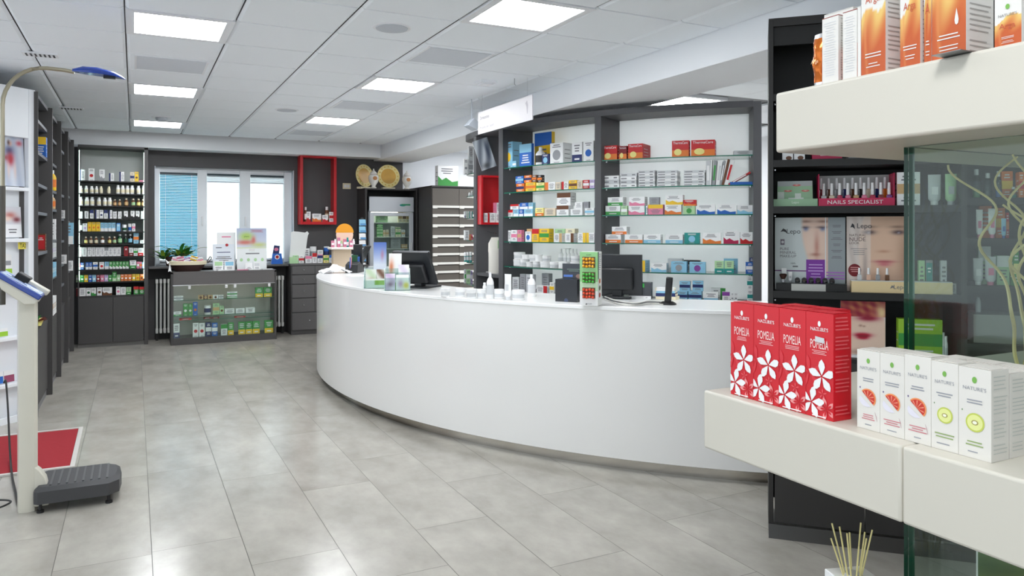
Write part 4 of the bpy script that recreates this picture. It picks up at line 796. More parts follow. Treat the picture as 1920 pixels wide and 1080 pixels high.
o, d = product('k', .21, .026, 'blue', 'light_blue', .15, 'q'); A = onC(ub(1338), 340, RF-.06); rz = face(A); o.location = (A.x-math.sin(rz)*.085, A.y+math.cos(rz)*.085, BZ[1]+.0005); o.rotation_euler = (0,0,rz); tag(o, 'flat blue folder at the right end of the second shelf', 'folder')
row(PC, BZ[2], B2, sB2, "112 240 162 c white green b d.12;244 298 162 c pale_green white m;306 445 162 c white pink w d.12;449 468 162 c white teal l;472 600 152 c pink yellow t;612 755 153 c white orange w;^620 768 70 c white yellow w;^132 262 90 c white green b;^312 446 88 c white pink w;^482 566 90 c grey dark_grey p;768 870 162 c pale_green green o;^770 880 112 c red orange w;884 1040 148 c white blue w;1054 1216 148 c white blue w;1224 1362 156 c white light_blue w", f'on third shelf {W2n}', 'cartons on the third shelf of the right curved bay')
row(PC, BZ[3], B2, sB2, "112 245 403 c white orange b;^166 294 338 c white orange b;278 428 405 c white orange b;434 580 405 c white light_blue b;618 768 405 c white light_blue b;778 908 389 c teal light_blue o;932 1090 391 c white orange w;1108 1238 371 c white magenta w;1250 1364 384 c white red w", f'on fourth shelf {W2n}', 'cartons on the fourth shelf of the right curved bay')
row(PC, BZ[4], B2, sB2, "205 322 578 c white green b B.1;332 450 622 c light_blue yellow r d.12;498 630 645 c white light_blue w;612 740 612 c pale_grey grey p B.12;665 800 632 c light_blue grey o;755 900 625 c pale_grey black t B.12;820 958 637 c light_blue purple o;1034 1113 627 c pale_green teal b;1117 1198 627 c pale_green teal b;1112 1236 612 c light_blue grey p B.1;1298 1365 637 c blue white m;^1330 1362 600 c navy navy p", f'on fifth shelf {W2n}', 'cartons on the fifth shelf of the right curved bay')
row(PC, .92, B2, sB2, "720 806 882 c light_blue navy m d.1;812 925 882 c light_blue navy m d.1;^737 828 799 c light_blue navy m;^847 938 796 c light_blue navy m;942 1066 892 c white light_blue b;1000 1126 864 c white green r B.1;1098 1163 888 c white purple t;1172 1197 896 c white grey o;1201 1228 896 c white grey o;1310 1358 872 c white teal m;^1308 1356 757 c white teal m", f'on base board {W2n}', 'cartons on the base board of the right curved bay')
# left curved bay
row(PC, BZ[0], A1, s1, "418 484 426 c light_blue yellow o d.11;535 627 440 c blue light_blue t d.03;572 703 345 c yellow blue t B.13 d.04;641 695 462 s white black;703 757 515 c navy light_blue o d.03;400 512 572 k light_blue white m d.05;765 864 432 c white grey o d.14;929 1006 427 c white navy b d.12;1014 1092 418 c white blue o d.1", f'on top glass shelf {W1n}', 'goods on the top shelf of the left curved bay')
row(PC, BZ[1], A1, s1, "511 570 737 c orange navy m;581 656 729 c yellow orange m;661 722 730 c pale_yellow green m;728 803 727 c white orange l;806 846 727 c beige tan p;852 902 722 c white red l;907 966 712 c yellow brown m;968 1008 714 c beige tan p;1013 1058 710 c red white m;1062 1098 708 c lilac white m;^506 566 682 c blue light_blue m;^571 625 675 c orange navy m;^629 664 673 c brown orange m;^669 705 673 c black orange m", f'on second shelf {W1n}', 'cartons on the second shelf of the left curved bay')
row(PC, BZ[2], A1, s1, "423 486 936 c white red t;490 529 930 c light_blue white b;533 565 932 c blue white b;569 637 928 c light_blue white b;^466 530 893 c white red t;^538 600 881 c blue white b;^603 637 880 c light_blue white b;653 718 921 c pale_yellow orange b;722 806 922 c beige tan p;813 905 902 c white brown t;918 1008 927 c white grey p;1025 1097 921 c white light_blue m;^816 920 806 c white brown t;^950 1008 877 c white grey p;^1018 1055 873 c grey dark_grey p", f'on third shelf {W1n}', 'cartons on the third shelf of the left curved bay')
row(PC, BZ[3], B1, sB1, "625 670 182 c white yellow l;674 735 178 c white pink m;739 783 178 c pink tan m;787 868 165 c white tan t B.06;822 884 194 c white blue o;893 968 166 c yellow red t;974 1076 164 c yellow green m;1084 1192 166 c pale_green blue m B.07;1199 1300 164 c cream yellow m B.07;1130 1214 213 c white tan r;1247 1340 213 c white brown r;1380 1468 208 c white yellow r;1472 1560 208 c white yellow l", f'on fourth shelf {W1n}', 'cartons on the fourth shelf of the left curved bay')
row(PC, BZ[4], B1, sB1, "673 740 490 j white white;743 806 490 j white pale_grey;810 880 517 j white white;884 944 517 j white pale_grey;948 1055 517 j white white;1060 1142 517 j white pale_grey;1150 1240 515 j white white;^673 750 415 j white pale_grey;^762 836 440 j white white;^846 906 440 j white pale_grey;^908 970 440 j white white B.0;^982 1055 452 j white pale_grey;1066 1115 382 s white pale_grey B.12;1123 1165 382 s white pale_grey B.12;1171 1206 382 s white pale_grey B.12;1214 1250 382 s white pale_grey B.12;1256 1290 382 s white pale_grey B.12;^1182 1262 450 j white pale_grey B.02;1275 1385 517 j white white;^1280 1385 452 j white pale_grey", f'on fifth shelf {W1n}', 'white cream jars on the fifth shelf of the left curved bay')
row(PC, .92, B1, sB1, "684 756 682 c pale_grey grey p;766 826 648 c grey white p;830 898 652 c silver grey p;925 1000 645 c grey white p B.09;942 1058 772 c white red r;1082 1130 737 c white yellow m", f'on base board {W1n}', 'cartons on the base board of the left curved bay')
# rounded end bay goods
PE = ('Y', 7.40); E1, e1 = (860,300), 9.0; E2, e2 = (855,410), 8.0
row(PE, BZ[0], (840,160), 4.0, "120 150 552 c white grey o;154 190 555 c pale_grey grey m;^156 190 458 c pale_grey grey p", 'on top rounded end shelf', 'cartons on the rounded end shelves')
row(PE, BZ[1], E1, e1, "172 210 545 b white pale_grey;214 246 520 b white pale_grey", 'on second rounded end shelf', 'bottles on the rounded end shelves')
row(PE, BZ[2], E1, e1, "98 120 868 c white navy b;122 146 866 c white green r;150 190 868 c white teal r;194 238 868 c white teal r", 'on third rounded end shelf', 'cartons on the rounded end shelves')
row(PE, BZ[3], E2, e2, "130 198 175 c white grey p;202 228 240 c orange tan m;232 252 235 c pink red m", 'on fourth rounded end shelf', 'cartons on the rounded end shelves')
row(PE, BZ[4], E2, e2, "128 162 505 j teal pale_grey;164 206 503 j teal pale_grey;210 250 500 j teal pale_grey", 'on fifth rounded end shelf', 'teal jars on the rounded end shelves')
row(PE, .92, E2, e2, "128 152 760 c pale_grey green m;154 216 765 c pale_green white m;220 250 780 c lilac white m", 'on lowest rounded end shelf', 'cartons on the rounded end shelves')
# red box, hooks, paper bags
FZ_ = R_(177.6-180); RBX = pol(3.03, 177.62)
rf = red_frame('box_shelf', 'red box shelf mounted on the side wall of the narrow curved bay', (RBX.x, RBX.y, 1.548), FZ_, .31, .10, .50, .022, True)
for k, (rr, w, h, st, c2, zb, lb) in enumerate(((3.115,.058,.095,'r','red',0,'white and red carton at the left inside the red box shelf'), (3.05,.058,.098,'p','pink',0,'white carton in the middle inside the red box shelf'), (2.985,.058,.096,'p','grey',0,'white carton at the right inside the red box shelf'), (2.995,.056,.105,'l','pink',.0968,'white carton standing on top of another inside the red box shelf'))):
    q = pol(rr, 178.6); o, d = product('c', w, h, 'white', c2, .05, st); o.location = (q.x, q.y, 1.5707+zb); o.rotation_euler = (0,0,FZ_); tag(o, lb, 'box', 'white cartons in the red box shelf')
t = thing('paper_bag', 'cream paper bag hanging from a wire hook beside the shelves', 'bag', (pol(3.09,182.2).x, pol(3.09,182.2).y, 1.0605), R_(-8))
v = []; fs = []
lv = [(0,.075,.03),(.1,.085,.035),(.22,.075,.03),(.3,.08,.02),(.36,.07,.012)]
for j, (z, a, b2) in enumerate(lv):
    for i in range(12): q = 2*PI*i/12; v.append(((a*(1+.12*math.sin(i*2.3+j)))*math.cos(q)+.012*math.sin(j*2), b2*(1+.2*math.sin(i*3.1+j*2))*math.sin(q), z+.0))
fs = [(j*12+i, j*12+(i+1)%12, (j+1)*12+(i+1)%12, (j+1)*12+i) for j in range(4) for i in range(12)]+[tuple(range(11,-1,-1)), tuple(48+i for i in range(12))]
P('bag_body', MB().add(v, fs, M((238,234,224), .8))); P('green_print', MB().rect(.0, .05, .25, .33, -.042, M('pale_green')))
for z in (1.36, 1.47): 
    a_, b_ = pol(3.08, 177.7), pol(3.09, 182.0); tag(MB().tube([(a_.x,a_.y,z+.01),((a_.x+b_.x)/2,(a_.y+b_.y)/2,z-.005),(b_.x,b_.y,z-.01)], .004, CHROME, 6).build('wall_hook'), 'chrome wire hook above the hanging paper bag' if z > 1.4 else 'chrome wire hook carrying the hanging paper bag', 'hook', 'wire hooks in the narrow bay')
row(('C', 3.1), 1.06, E2, e2, "292 318 722 c navy blue f;320 402 672 c white light_blue l;412 440 830 j white pale_grey;446 540 800 c white pale_grey p", 'below hanging paper bag', 'goods on the narrow bay board')
row(('C', 3.1), .82, E2, e2, "318 450 1005 c white grey p d.09", 'low in narrow curved bay', 'goods on the narrow bay board')
# grey photo banner behind the sign
pA, pB = pol(2.86, 181.2), pol(2.86, 186.2)
t = thing('photo_banner', 'grey hanging photo banner below the ceiling sign', 'banner', (pol(3.05,178.4).x, pol(3.05,178.4).y, 2.10), FZ_)
def gph(s, t_):
    c = mixc((120,128,140), (206,212,218), .5+.5*math.sin((s*1.2-t_*.8)*9)); c = mixc(c, (60,70,92), .8*g2(s, t_, .75, .6, .12, .35)); return mixc(c, (70,72,74), .8*g2(s, t_, .4, .12, .25, .09))
mb = MB(); mb.T = Matrix.Rotation(-.35, 4, 'Y'); mb.box(-.10,.07,-.006,.0,.03,.34,M('white')).paint(-.10,.07,.03,.34,-.0068,14,20,gph); mb.build('print', t, smooth=False)

# hanging sign, wires and small lamp
t = thing('hanging_sign', 'white sign with faint lettering hanging from the ceiling', 'sign', (2.9, 5.92, 2.395), -PI/2)
P('board', MB().box(-.54,.54,-.004,.004,0,.205,M((240,236,238), .5)).text('Dermocosmesi', -.49, .145, .032, -.0046, M((150,144,150)), .20, 'l').text('Prodotti per capelli', -.49, .05, .032, -.0046, M((150,144,150)), .30, 'l').poly([(.42,.15),(.45,.17),(.47,.13),(.46,.06),(.45,.06),(.44,.12)], -.0046, M((206,200,206))))
for x in (-.45, .45): P('wire', MB().tube([(x,0,.205),(x,0,.36)], .0015, CHROME, 5))
t = thing('picture_lamp', 'small grey ceiling camera bracket left of the hanging sign', 'lamp', (2.9, 6.62, 2.755)); 
P('rod', MB().tube([(0,0,0),(0,0,-.2)], .004, GR, 6)); P('head', MB().slab([(-.06,-.26),(.03,-.30),(.07,-.24),(.0,-.19)], -.06, .06, GR), bev=.004)
tag(MB().tube([(0,0,0),(0,0,-.05),(.012,0,-.055)], .003, M('grey'), 6).build('ceiling_hook', None, (2.82, 5.55, 2.754)), 'small metal hook in the ceiling above the sign', 'hook')

# ================================================================== THINGS ON THE COUNTER
TOP = 1.0205; PT_ = ('C', 4.6)
def onctr(u, v): p = atc(u, v); return (p.x, p.y, TOP), face(p)
def ctr_prod(u0, u1, vt, vb, kind, c1, c2, label, cat, name=None, st='p', d=None, group=None):
    A = atc(u0, vb); B = atc(u1, vb); R = (((A+B)/2).xy-Vector((CX,CY))).length; m = (A+B)/2; dv = Vector((m.x, m.y)).length
    w = (B.xy-A.xy).length; h = (vb-vt)/F*(m.x*S_+m.y*C_)
    o, dd = product(kind, w, h, c1, c2, d, st, name); o.location = (m.x, m.y, TOP); o.rotation_euler = (0,0,face(m)); tag(o, label, cat, group); return o
gj = 'white cream jars along the counter top'
for i, (u0, u1, vt, vb) in enumerate(((826,844,540,556),(853,872,540,556.5),(874,893,541.5,559),(894,911,542,559),(926,945,542,560),(960,984,543.5,562))):
    ctr_prod(u0, u1, vt, vb, 'j', 'white', 'pale_grey', ('leftmost white jar on the counter, beside the screen', 'second white jar from the screen on the counter', 'white jar in the middle of the counter row', 'white jar just left of the pump bottle', 'white jar between the pump bottle and the tall bottle', 'widest white jar, between tall bottle and tapered bottle')[i], 'jar', group=gj)
ctr_prod(912, 926, 511, 560, 's', 'white', 'pale_grey', 'white pump bottle standing among the counter jars', 'bottle')
ctr_prod(945, 960, 514, 562, 't', 'white', 'pale_grey', 'tall white rounded bottle in the counter row', 'bottle', name='lotion_bottle')
ctr_prod(989, 1004.5, 514.5, 556, 's', 'white', 'pale_grey', 'tapered white bottle right of the widest jar', 'bottle')
ctr_prod(905, 912, 530, 552, 'b', 'white', 'pale_grey', 'thin white bottle behind the counter jars', 'bottle')
# black box pair
for (u0, u1, vt, vb, lb, dx, hz_) in ((1039.5,1083.5,524,566,'black carton standing at the front of the counter, lower one',0,None),):
    A = atc(u0, vb); B = atc(u1, vb); m = (A+B)/2; dep = m.x*S_+m.y*C_; w = (B.xy-A.xy).length; h = 42/F*dep; rz = face(m)+.05
    t = thing('display_box', 'black carton display with raised dark printed back card', 'display', (m.x, m.y, TOP), rz)
    P('tray', MB().box(-w/2, w/2, 0, .12, 0, h, M((30,32,38), .35)).disc(0, h*.06, .014, .014, -.001, M((60,70,100)))); h2 = 70/F*dep
    P('back_card', MB().box(-w/2+.003, w/2-.003, .121, .13, 0, h2, M((58,62,70), .35)).rect(-w*.42, w*.0, h*1.06, h*1.16, .1203, M((90,130,210))).lines(-w*.3, w*.4, h*1.3, h*1.45, 2, .1203, M((110,130,120))).disc(w*.3, h*1.1, w*.16, h*.1, .1203, M((150,120,110))))
# candy box
A = atc(1087, 574); B = atc(1121, 575); m = (A+B)/2; dep = m.x*S_+m.y*C_; w = (B.xy-A.xy).length; h = 102/F*dep; rz = face(m)+.12
t = thing('candy_dispenser', 'tall green and white candy box with three fruit coloured windows', 'candy box', (m.x, m.y, TOP), rz)
GB = M((150,206,140), .4)
P('box_body', MB().box(-w/2, w/2, .0, .11, .004, h, M((236,238,232), .4)).rect(-w/2, w/2, h*.45, h, -.0006, GB).rect(-w/2, w/2, h*.28, h*.45, -.0006, M((196,224,188), .4)).rect(-w/2, w/2, .004, h*.28, -.0006, M('white')).text('ICAM', 0, h*.935, h*.028, -.0012, M('dark_green')).text('▲', 0, .02, .01, -.0012, TXT) if False else MB().box(-w/2, w/2, .0, .11, .004, h, M((236,238,232), .4)).rect(-w/2, w/2, h*.45, h, -.0006, GB).rect(-w/2, w/2, h*.28, h*.45, -.0006, M((196,224,188), .4)).rect(-w/2, w/2, .004, h*.28, -.0006, M('white')).text('ICAM', 0, h*.945, h*.026, -.0012, M('dark_green')).text('ICAM', .006, h*.045, h*.025, -.0012, TXTD).poly([(-.022,h*.03),(-.008,h*.03),(-.015,h*.06)], -.0012, TXTD).add([(w/2+.0007,.0,.004),(w/2+.0007,.11,.004),(w/2+.0007,.11,h),(w/2+.0007,.0,h)], [(0,1,2,3)], M((240,240,236))).add([(w/2+.0012,.0,h*.5),(w/2+.0012,.022,h*.5),(w/2+.0012,.022,h),(w/2+.0012,.0,h)], [(0,1,2,3)], M('dark_green')))
for (zc_, c) in ((.81,(236,170,40)),(.53,(80,180,70)),(.245,(226,80,50))):
    wn = P('window', MB().box(-w*.36, w*.36, -.002, -.0008, h*(zc_-.1), h*(zc_+.1), M((96,70,40), .4)))
    for i in range(4):
        for j in range(3): MB().lathe([(.0005,-.010),(.0075,-.007),(.010,0),(.0075,.007),(.0005,.010)], M(c, .25, coat=.4), n=10).build('sweet', wn, (-w*.27+w*.17*i+w*.02*(j % 2), -.005, h*(zc_-.07+.065*j-.008*(i % 2))))
mb = MB()
for (zz, c) in ((.46,(206,120,70)),(.33,(96,110,60)),(.2,(170,60,40))): mb.add([(w/2+.0016, .05+.026*math.cos(2*PI*q/12), h*zz+.016*math.sin(2*PI*q/12)) for q in range(12)], [tuple(range(12))], M(c))
for k in range(9): mb.add([(w/2+.0014,.03,h*(.95-.035*k)),(w/2+.0014,.09-.01*(k%3),h*(.95-.035*k)),(w/2+.0014,.09-.01*(k%3),h*(.96-.035*k)),(w/2+.0014,.03,h*(.96-.035*k))], [(0,1,2,3)], TXT)
P('side_print', mb)
# screens
def monitor(u, v, rz_off, w, h, lean, label, z0=0, foot=True):
    p, rz = onctr(u, v); t = thing('till_monitor', label, 'monitor', p, rz+rz_off); T0 = M((34,36,40), .35); lift = .03
    mb = MB(); mb.T = Matrix.Translation((0,.0,lift)) @ Matrix.Rotation(-lean, 4, 'X'); mb.box(-w/2, w/2, 0, .028, .0, h, T0).box(-w/2, w/2, .026, .032, h-.02, h, M((160,164,170), .3)); mb.build('casing', t, bev=.006)
    mb = MB(); mb.T = Matrix.Translation((0,.0,lift)) @ Matrix.Rotation(-lean, 4, 'X'); mb.box(-w*.33, w*.33, -.045, -.0005, h*.12, h*.68, M((28,29,32), .4)); mb.build('rear_housing', t, bev=.012)
    mb = MB(); mb.T = Matrix.Translation((0,.0,lift)) @ Matrix.Rotation(-lean, 4, 'X'); mb.box(-w*.46, w*.46, .0322, .034, .02, h-.03, M((24,28,36), .1)); mb.build('screen', t)
    MB().box(-w*.28, w*.28, -.04, .2, 0, .016, T0).box(-w*.1, w*.1, -.02, .05, .016, lift+.05, T0).build('base', t, bev=.004); return t
monitor(786, 540, .42, .34, .30, -.50, 'black touch till monitor leaning back beside the leaflet holders')
monitor(1158, 560, .1, .34, .275, -.06, 'black till monitor seen from behind, right of candy box')
# carton with green sticker, books, phone, cables
A = atc(1183, 561); B = atc(1213, 563); m = (A+B)/2; dep = m.x*S_+m.y*C_; w = (B.xy-A.xy).length+.03
t = thing('card_terminal_box', 'dark grey box with a green sticker and white base stripe', 'box', (m.x+.03, m.y+.03, TOP), face(m)+.12)
P('box_body', MB().box(-w/2, w/2, 0, .1, 0, 31/F*dep, M((62,64,70), .4)).rect(-w/2, w/2, 0, .022, -.0008, M('white')).rect(-w*.12, w*.2, .08, .108, -.0008, M((60,190,80))).text('HP', w*.3, .011, .007, -.0014, TXTD), bev=.002)
for i, (c, zz, hh, lb) in enumerate((('cream',0,.02,'cream book at the bottom of the small pile by the phone'),('navy',.0205,.022,'dark blue book second in the small pile by the phone'),('light_blue',.043,.014,'pale blue book third in the small pile by the phone'),('white',.0575,.02,'white packet on top of the small pile by the phone'))):
    p, rz = onctr(1238, 563); tag(MB().box(-.07+.003*i,.07-.004*i,.0,.1,0,hh,M(c)).box(-.069,.066,.001,.099,.003,hh-.003,M('cream')).build('book', None, (p[0]+.06, p[1]+.02, TOP+zz+.0003), rz+.08*i-.1), lb, 'book', 'small pile by the phone')
p, rz = onctr(1252, 571); t = thing('cordless_phone', 'black cordless phone upright in its charging cradle', 'phone', p, rz)
P('cradle', loft(MB(), [oval(.055,.045,0), oval(.055,.045,.008), oval(.035,.03,.02), oval(.01,.01,.022)], M((26,26,28), .3)))
mb = MB(); mb.T = Matrix.Translation((.0,.0,.012)) @ Matrix.Rotation(.09, 4, 'Y') @ Matrix.Rotation(.1, 4, 'X'); mb.box(-.021,.021,-.012,.012,0,.165,M((24,24,26), .25)); P('handset', mb, bev=.006)
q = [atc(u, v) for u, v in ((1133,562),(1150,569),(1170,573),(1195,574),(1215,571),(1240,572))]
for k in range(4):
    pts = [(a.x+.012*math.sin(i*1.7+k*2), a.y+.012*math.cos(i*2.1+k), TOP+.004+.006*k) for i, a in enumerate(q)]
    tag(MB().tube(smooth(pts), .0035, M((214,212,206) if k != 2 else (60,60,62), .5), 6).build('cable'), ('pale cable running from the rear monitor to the phone, lowest', 'pale cable in the middle of the tangle by the phone', 'dark cable among the pale cables by the phone', 'pale cable on top of the tangle by the phone')[k], 'cable', 'cables behind the candy box')
# leaflet holders
def flyer(loc, rz, w, h, lean, paint, label, nx=10, nz=14, extra=None, group='leaflets in the clear holders'):
    mb = MB(); mb.T = Matrix.Rotation(-lean, 4, 'X'); mb.box(-w/2, w/2, 0, .004, 0, h, M('white'))
    if paint: mb.paint(-w/2, w/2, 0, h, -.0006, nx, nz, paint)
    if extra: extra(mb, w, h)
    return tag(mb.build('leaflet', None, loc, rz, smooth=False), label, 'leaflet', group)
ACR = glass_mat((236,244,242), key='acr'); AE = M((206,226,222), .2)
def holder(loc, rz, w, steps, label):
    t = thing('leaflet_holder', label, 'leaflet holder', loc, rz)
    for i, (y, h) in enumerate(steps): MB().box(-w/2, w/2, y, y+.003, 0, h, ACR).box(-w/2, -w/2+.002, y-.0004, y+.003, 0, h, AE).box(w/2-.002, w/2, y-.0004, y+.003, 0, h, AE).build('panel', t)
    y0, y1 = steps[0][0], steps[-1][0]; h0, h1 = steps[0][1], steps[-1][1]
    for s_ in (-1, 1): x = s_*w/2; x_ = x-.003*s_; a_, b_ = min(x, x_), max(x, x_); mb = MB(); vs = [(a_,y0,.0),(b_,y0,0),(b_,y1,0),(a_,y1,0),(a_,y0,h0),(b_,y0,h0),(b_,y1,h1),(a_,y1,h1)]; mb.add(vs, [(3,2,1,0),(4,5,6,7),(0,1,5,4),(1,2,6,5),(2,3,7,6),(3,0,4,7)], ACR).add([(a_,y0,h0+.0004),(b_,y0,h0+.0004),(b_,y1,h1+.0004),(a_,y1,h1+.0004)], [(0,1,2,3)], AE); mb.build('side', t)
    MB().box(-w/2, w/2, y0, y1, 0, .003, ACR).build('base', t)
h1p, rz = onctr(704, 541); rzA = -.36
holder((h1p[0], h1p[1], TOP), rzA, .19, ((0,.065),(.05,.11),(.10,.17)), 'clear stepped leaflet holder with tall blue leaflet')
def lp(base, rz_, x, y, z=.0035): return (base[0]+math.cos(rz_)*x-math.sin(rz_)*y, base[1]+math.sin(rz_)*x+math.cos(rz_)*y, TOP+z)
def flow(a, b_, c_):
    def fn(s, t_):
        c = mixc(a, b_, .5+.5*math.sin(s*5+t_*7)); return mixc(c, c_, .9*g2(s, t_, .5, .35, .3, .16))
    return fn
def bluef(s, t_):
    if t_ < .28: return mixc((70,170,100), (110,200,160), g2(s, t_, .6, .18, .3, .1))
    c = mixc((226,232,244), (60,96,190), max(0, (t_-.5)*1.7)); return mixc(c, (196,120,150), .8*g2(s, t_, .68, .72, .1, .1))
flyer(lp(h1p, rzA, .03, .085), rzA, .105, .37, .03, bluef, 'tall blue and green leaflet at the back of the clear holder', 12, 20)
flyer(lp(h1p, rzA, -.04, .03), rzA, .085, .15, .06, flow((240,244,236),(206,226,190),(180,120,110)), 'pale green leaflet on the left of the stepped holder')
flyer(lp(h1p, rzA, .045, .03), rzA, .08, .15, .06, flow((236,236,226),(120,80,60),(240,240,236)), 'brown and white leaflet in the middle of the stepped holder')
flyer(lp(h1p, rzA, .0, .006), rzA, .15, .075, .06, lambda s, t_: (150,196,40) if s > .45 and .3 < t_ < .85 else (236,242,232), 'lime green fronted leaflet low in the stepped holder')
h2p, rz = onctr(745, 545); rzB = -.30
holder((h2p[0], h2p[1], TOP), rzB, .20, ((0,.10),(.045,.14),(.09,.17)), 'clear leaflet holder filled with flower leaflets, beside screen')
flyer(lp(h2p, rzB, -.02, .075), rzB-.1, .10, .29, .22, lambda s, t_: mixc(mixc((244,242,240), (214,130,90), 1.1*g2(s, t_, .2, .6, .18, .2)), (150,196,70), 1.0 if t_ < .22 else 0), 'tall white leaflet with an orange portrait leaning back', 12, 18)
flyer(lp(h2p, rzB, .055, .03), rzB+.1, .085, .20, .2, flow((246,246,246),(228,216,234),(130,80,150)), 'white leaflet with purple flowers beside the screen')
flyer(lp(h2p, rzB, -.055, .006), rzB, .075, .13, .04, flow((232,222,236),(206,180,214),(120,80,110)), 'lilac leaflet at the front of the flower leaflet holder')
flyer(lp(h2p, rzB, .04, .006), rzB, .10, .12, .04, lambda s, t_: mixc(mixc((244,244,240), (196,150,190), g2(s, t_, .35, .4, .22, .25)), (230,206,50), g2(s, t_, .78, .3, .2, .18)*1.2), 'leaflet with a yellow flower at the front of the holder', 14, 14)
# far end group: paper, organiser, screen arm, cut-out stand
p, rz = onctr(626, 512); mb = MB(); n_ = 9; vs = []
for j in range(n_):
    for i in range(n_): vs.append((-.16+.04*i, -.10+.03*j, .0+.05*abs(math.sin(i*.9+j*.5))*math.exp(-((i-4)/4)**2)+.055*(j/n_)*math.exp(-((i-5)/3)**2)))
mb.add(vs, [(j*n_+i, j*n_+i+1, (j+1)*n_+i+1, (j+1)*n_+i) for j in range(n_-1) for i in range(n_-1)], M((240,240,242), .6)); tag(mb.build('crumpled_paper', None, (p[0]+.02, p[1]+.0, TOP)), 'crumpled white paper at the far end of the counter', 'paper')
tag(MB().box(-.15,.15,-.08,.08,0,.006,M('white')).build('paper_sheets', None, (onctr(668,517)[0][0], onctr(668,517)[0][1], TOP), rz+.3), 'flat white sheets lying in front of the black desk organiser', 'paper')
p, rz = onctr(655, 510); t = thing('desk_organiser', 'black desk organiser holding a blue book at the counter end', 'organiser', p, rz-.2)
P('tray', MB().slab([(-.12,0),(.17,0),(.15,.09),(.06,.12),(-.10,.05)], -.0, .14, M((34,36,38), .4)), bev=.006); mb = MB(); mb.T = Matrix.Rotation(.08, 4, 'Y'); mb.box(-.145,-.10,.02,.12,0.012,.30,M((26,27,30), .35)); P('card_reader', mb, bev=.006)
P('notebook', MB().box(-.07,.03,.03,.10,.055,.17,M('blue')).box(-.05,.0,.02,.029,.07,.20,M('white')).box(.0,.05,.04,.1,.1,.19,M('dark_green')))
mb = MB(); 
for i, c in enumerate(('red','white','red','blue')): mb.tube([(.14+.013*i,.06,.05),(.15+.016*i,.07,.17)], .005, M(c), 6)
P('pens', mb)
p, rz = onctr(672, 503); t = thing('till_monitor', 'small black monitor seen edge on at the far counter end', 'monitor', p, 1.05); mb = MB(); mb.T = Matrix.Rotation(.45, 4, 'X'); mb.box(-.13,.13,0,.02,.03,.30,M((34,36,40), .3)).box(-.13,.13,.02,.024,.03,.30,M((120,124,130), .3)); P('casing', mb, bev=.004); P('base', MB().box(-.1,.1,-.1,.08,0,.04,M((30,30,32), .4)))

p = onZ(642, 521, .80); Y9 = 9.75; p = onY(642, 520, Y9)
t = thing('sample_stand', 'pale sample stand with an orange topped round header card', 'display', (p.x, Y9, 0)); zt = onY(642, 465, Y9).z; zh = onY(642, 422, Y9).z
P('column', MB().box(-.12,.12,0,.1,0,zt-.02,M((216,196,170), .6)), bev=.005); P('tray', MB().box(-.17,.17,-.10,.12,zt-.02,zt+.012,M((240,232,226), .5)), bev=.01)
P('header_card', MB().slab([(-.05,zt+.012),(.13,zt+.012),(.15,zt+.12),(.11,zh-.08),(.0,zh-.08),(-.06,zt+.12)], .10, .104, M((150,170,160))).disc(.055, zh-.13, .115, .12, .099, M((242,206,186))).disc(.055, zh-.10, .12, .12, .0985, M((236,160,40)), a0=0, a1=180))
for i, c in enumerate(('pink','white','pink','pale_green','pink','teal','pink','white')):
    o, d = product('b' if i % 2 else 'c', .035, .085+.02*(i % 3), c, 'white', .03, 'm', 'sample_pack'); o.location = (p.x-.14+.04*i, Y9-.05+.02*(i % 2), zt+.0125); tag(o, f'{nm(c)} sample on the pale stand, {ORD[i]} from the left', 'sample', 'samples on the pale stand')

# ================================================================== BLACK COSMETICS SHELVING (45 degrees)
BO = Vector((2.771, 2.709)); q2 = math.sqrt(2)
t = thing('cosmetics_shelving', 'black cosmetics shelving unit set at an angle on the right', 'shelving', (BO.x, BO.y, 0), -PI/4)
bx_ = lambda u, y=0: ((onL(u, 430, 5.48+y*q2).xy-BO).dot(Vector((1,-1)).normalized()))
BWD = 2.7; XD = bx_(1808)
P('side_panel', MB().box(0,.022,0,.38,.0,2.53,BK), bev=.001); P('side_panel', MB().box(BWD-.022,BWD,0,.38,.0,2.53,BK)); P('back_panel', MB().box(.022,BWD-.022,.36,.38,.07,2.5,BK2))
P('divider', MB().box(XD-.012,XD+.012,.0,.36,.07,2.5,BK)); P('top_board', MB().box(.022,BWD-.022,0,.36,2.49,2.53,BK)); P('fascia', MB().box(.022,BWD-.022,.02,.04,2.40,2.49,BK2))
P('plinth', MB().add([(0,-.025,0),(BWD,-.025,0),(BWD,0,0),(0,0,0),(0,-.004,.062),(BWD,-.004,.062),(BWD,0,.062),(0,0,.062)], [(3,2,1,0),(4,5,6,7),(0,1,5,4),(1,2,6,5),(2,3,7,6),(3,0,4,7)], M((58,56,54), .3)))
xs = [.026, bx_(1622)-.0, bx_(1622)+.86, bx_(1622)+1.72, BWD-.026]
for i in range(4):
    if xs[i+1]-xs[i] > .05: P('door', MB().box(xs[i]+.002, xs[i+1]-.002, -.002, .016, .072, .865, M((46,44,43), .5)), bev=.0015)
BS = [2.16, 1.838, 1.612, 1.2, .885]
for z in BS: P('shelf_board', MB().box(.022, XD-.012, .0, .36, z-.034 if z > 1 else z-.02, z, BK2)) ; MB().lathe([(.006,-.006),(.006,0)], CHROME, (.03,.03,z-.044)).build('shelf_pin', t)
BS2 = [onL(1860,371,5.48).z, onL(1860,447,5.48).z, onL(1860,537,5.48).z, onL(1860,592,5.48).z-.13]
for z in BS2: P('shelf_board', MB().box(XD+.012, BWD-.022, .0, .36, z-.03, z, BK2))
PL = ('L', 5.48+.06*q2)
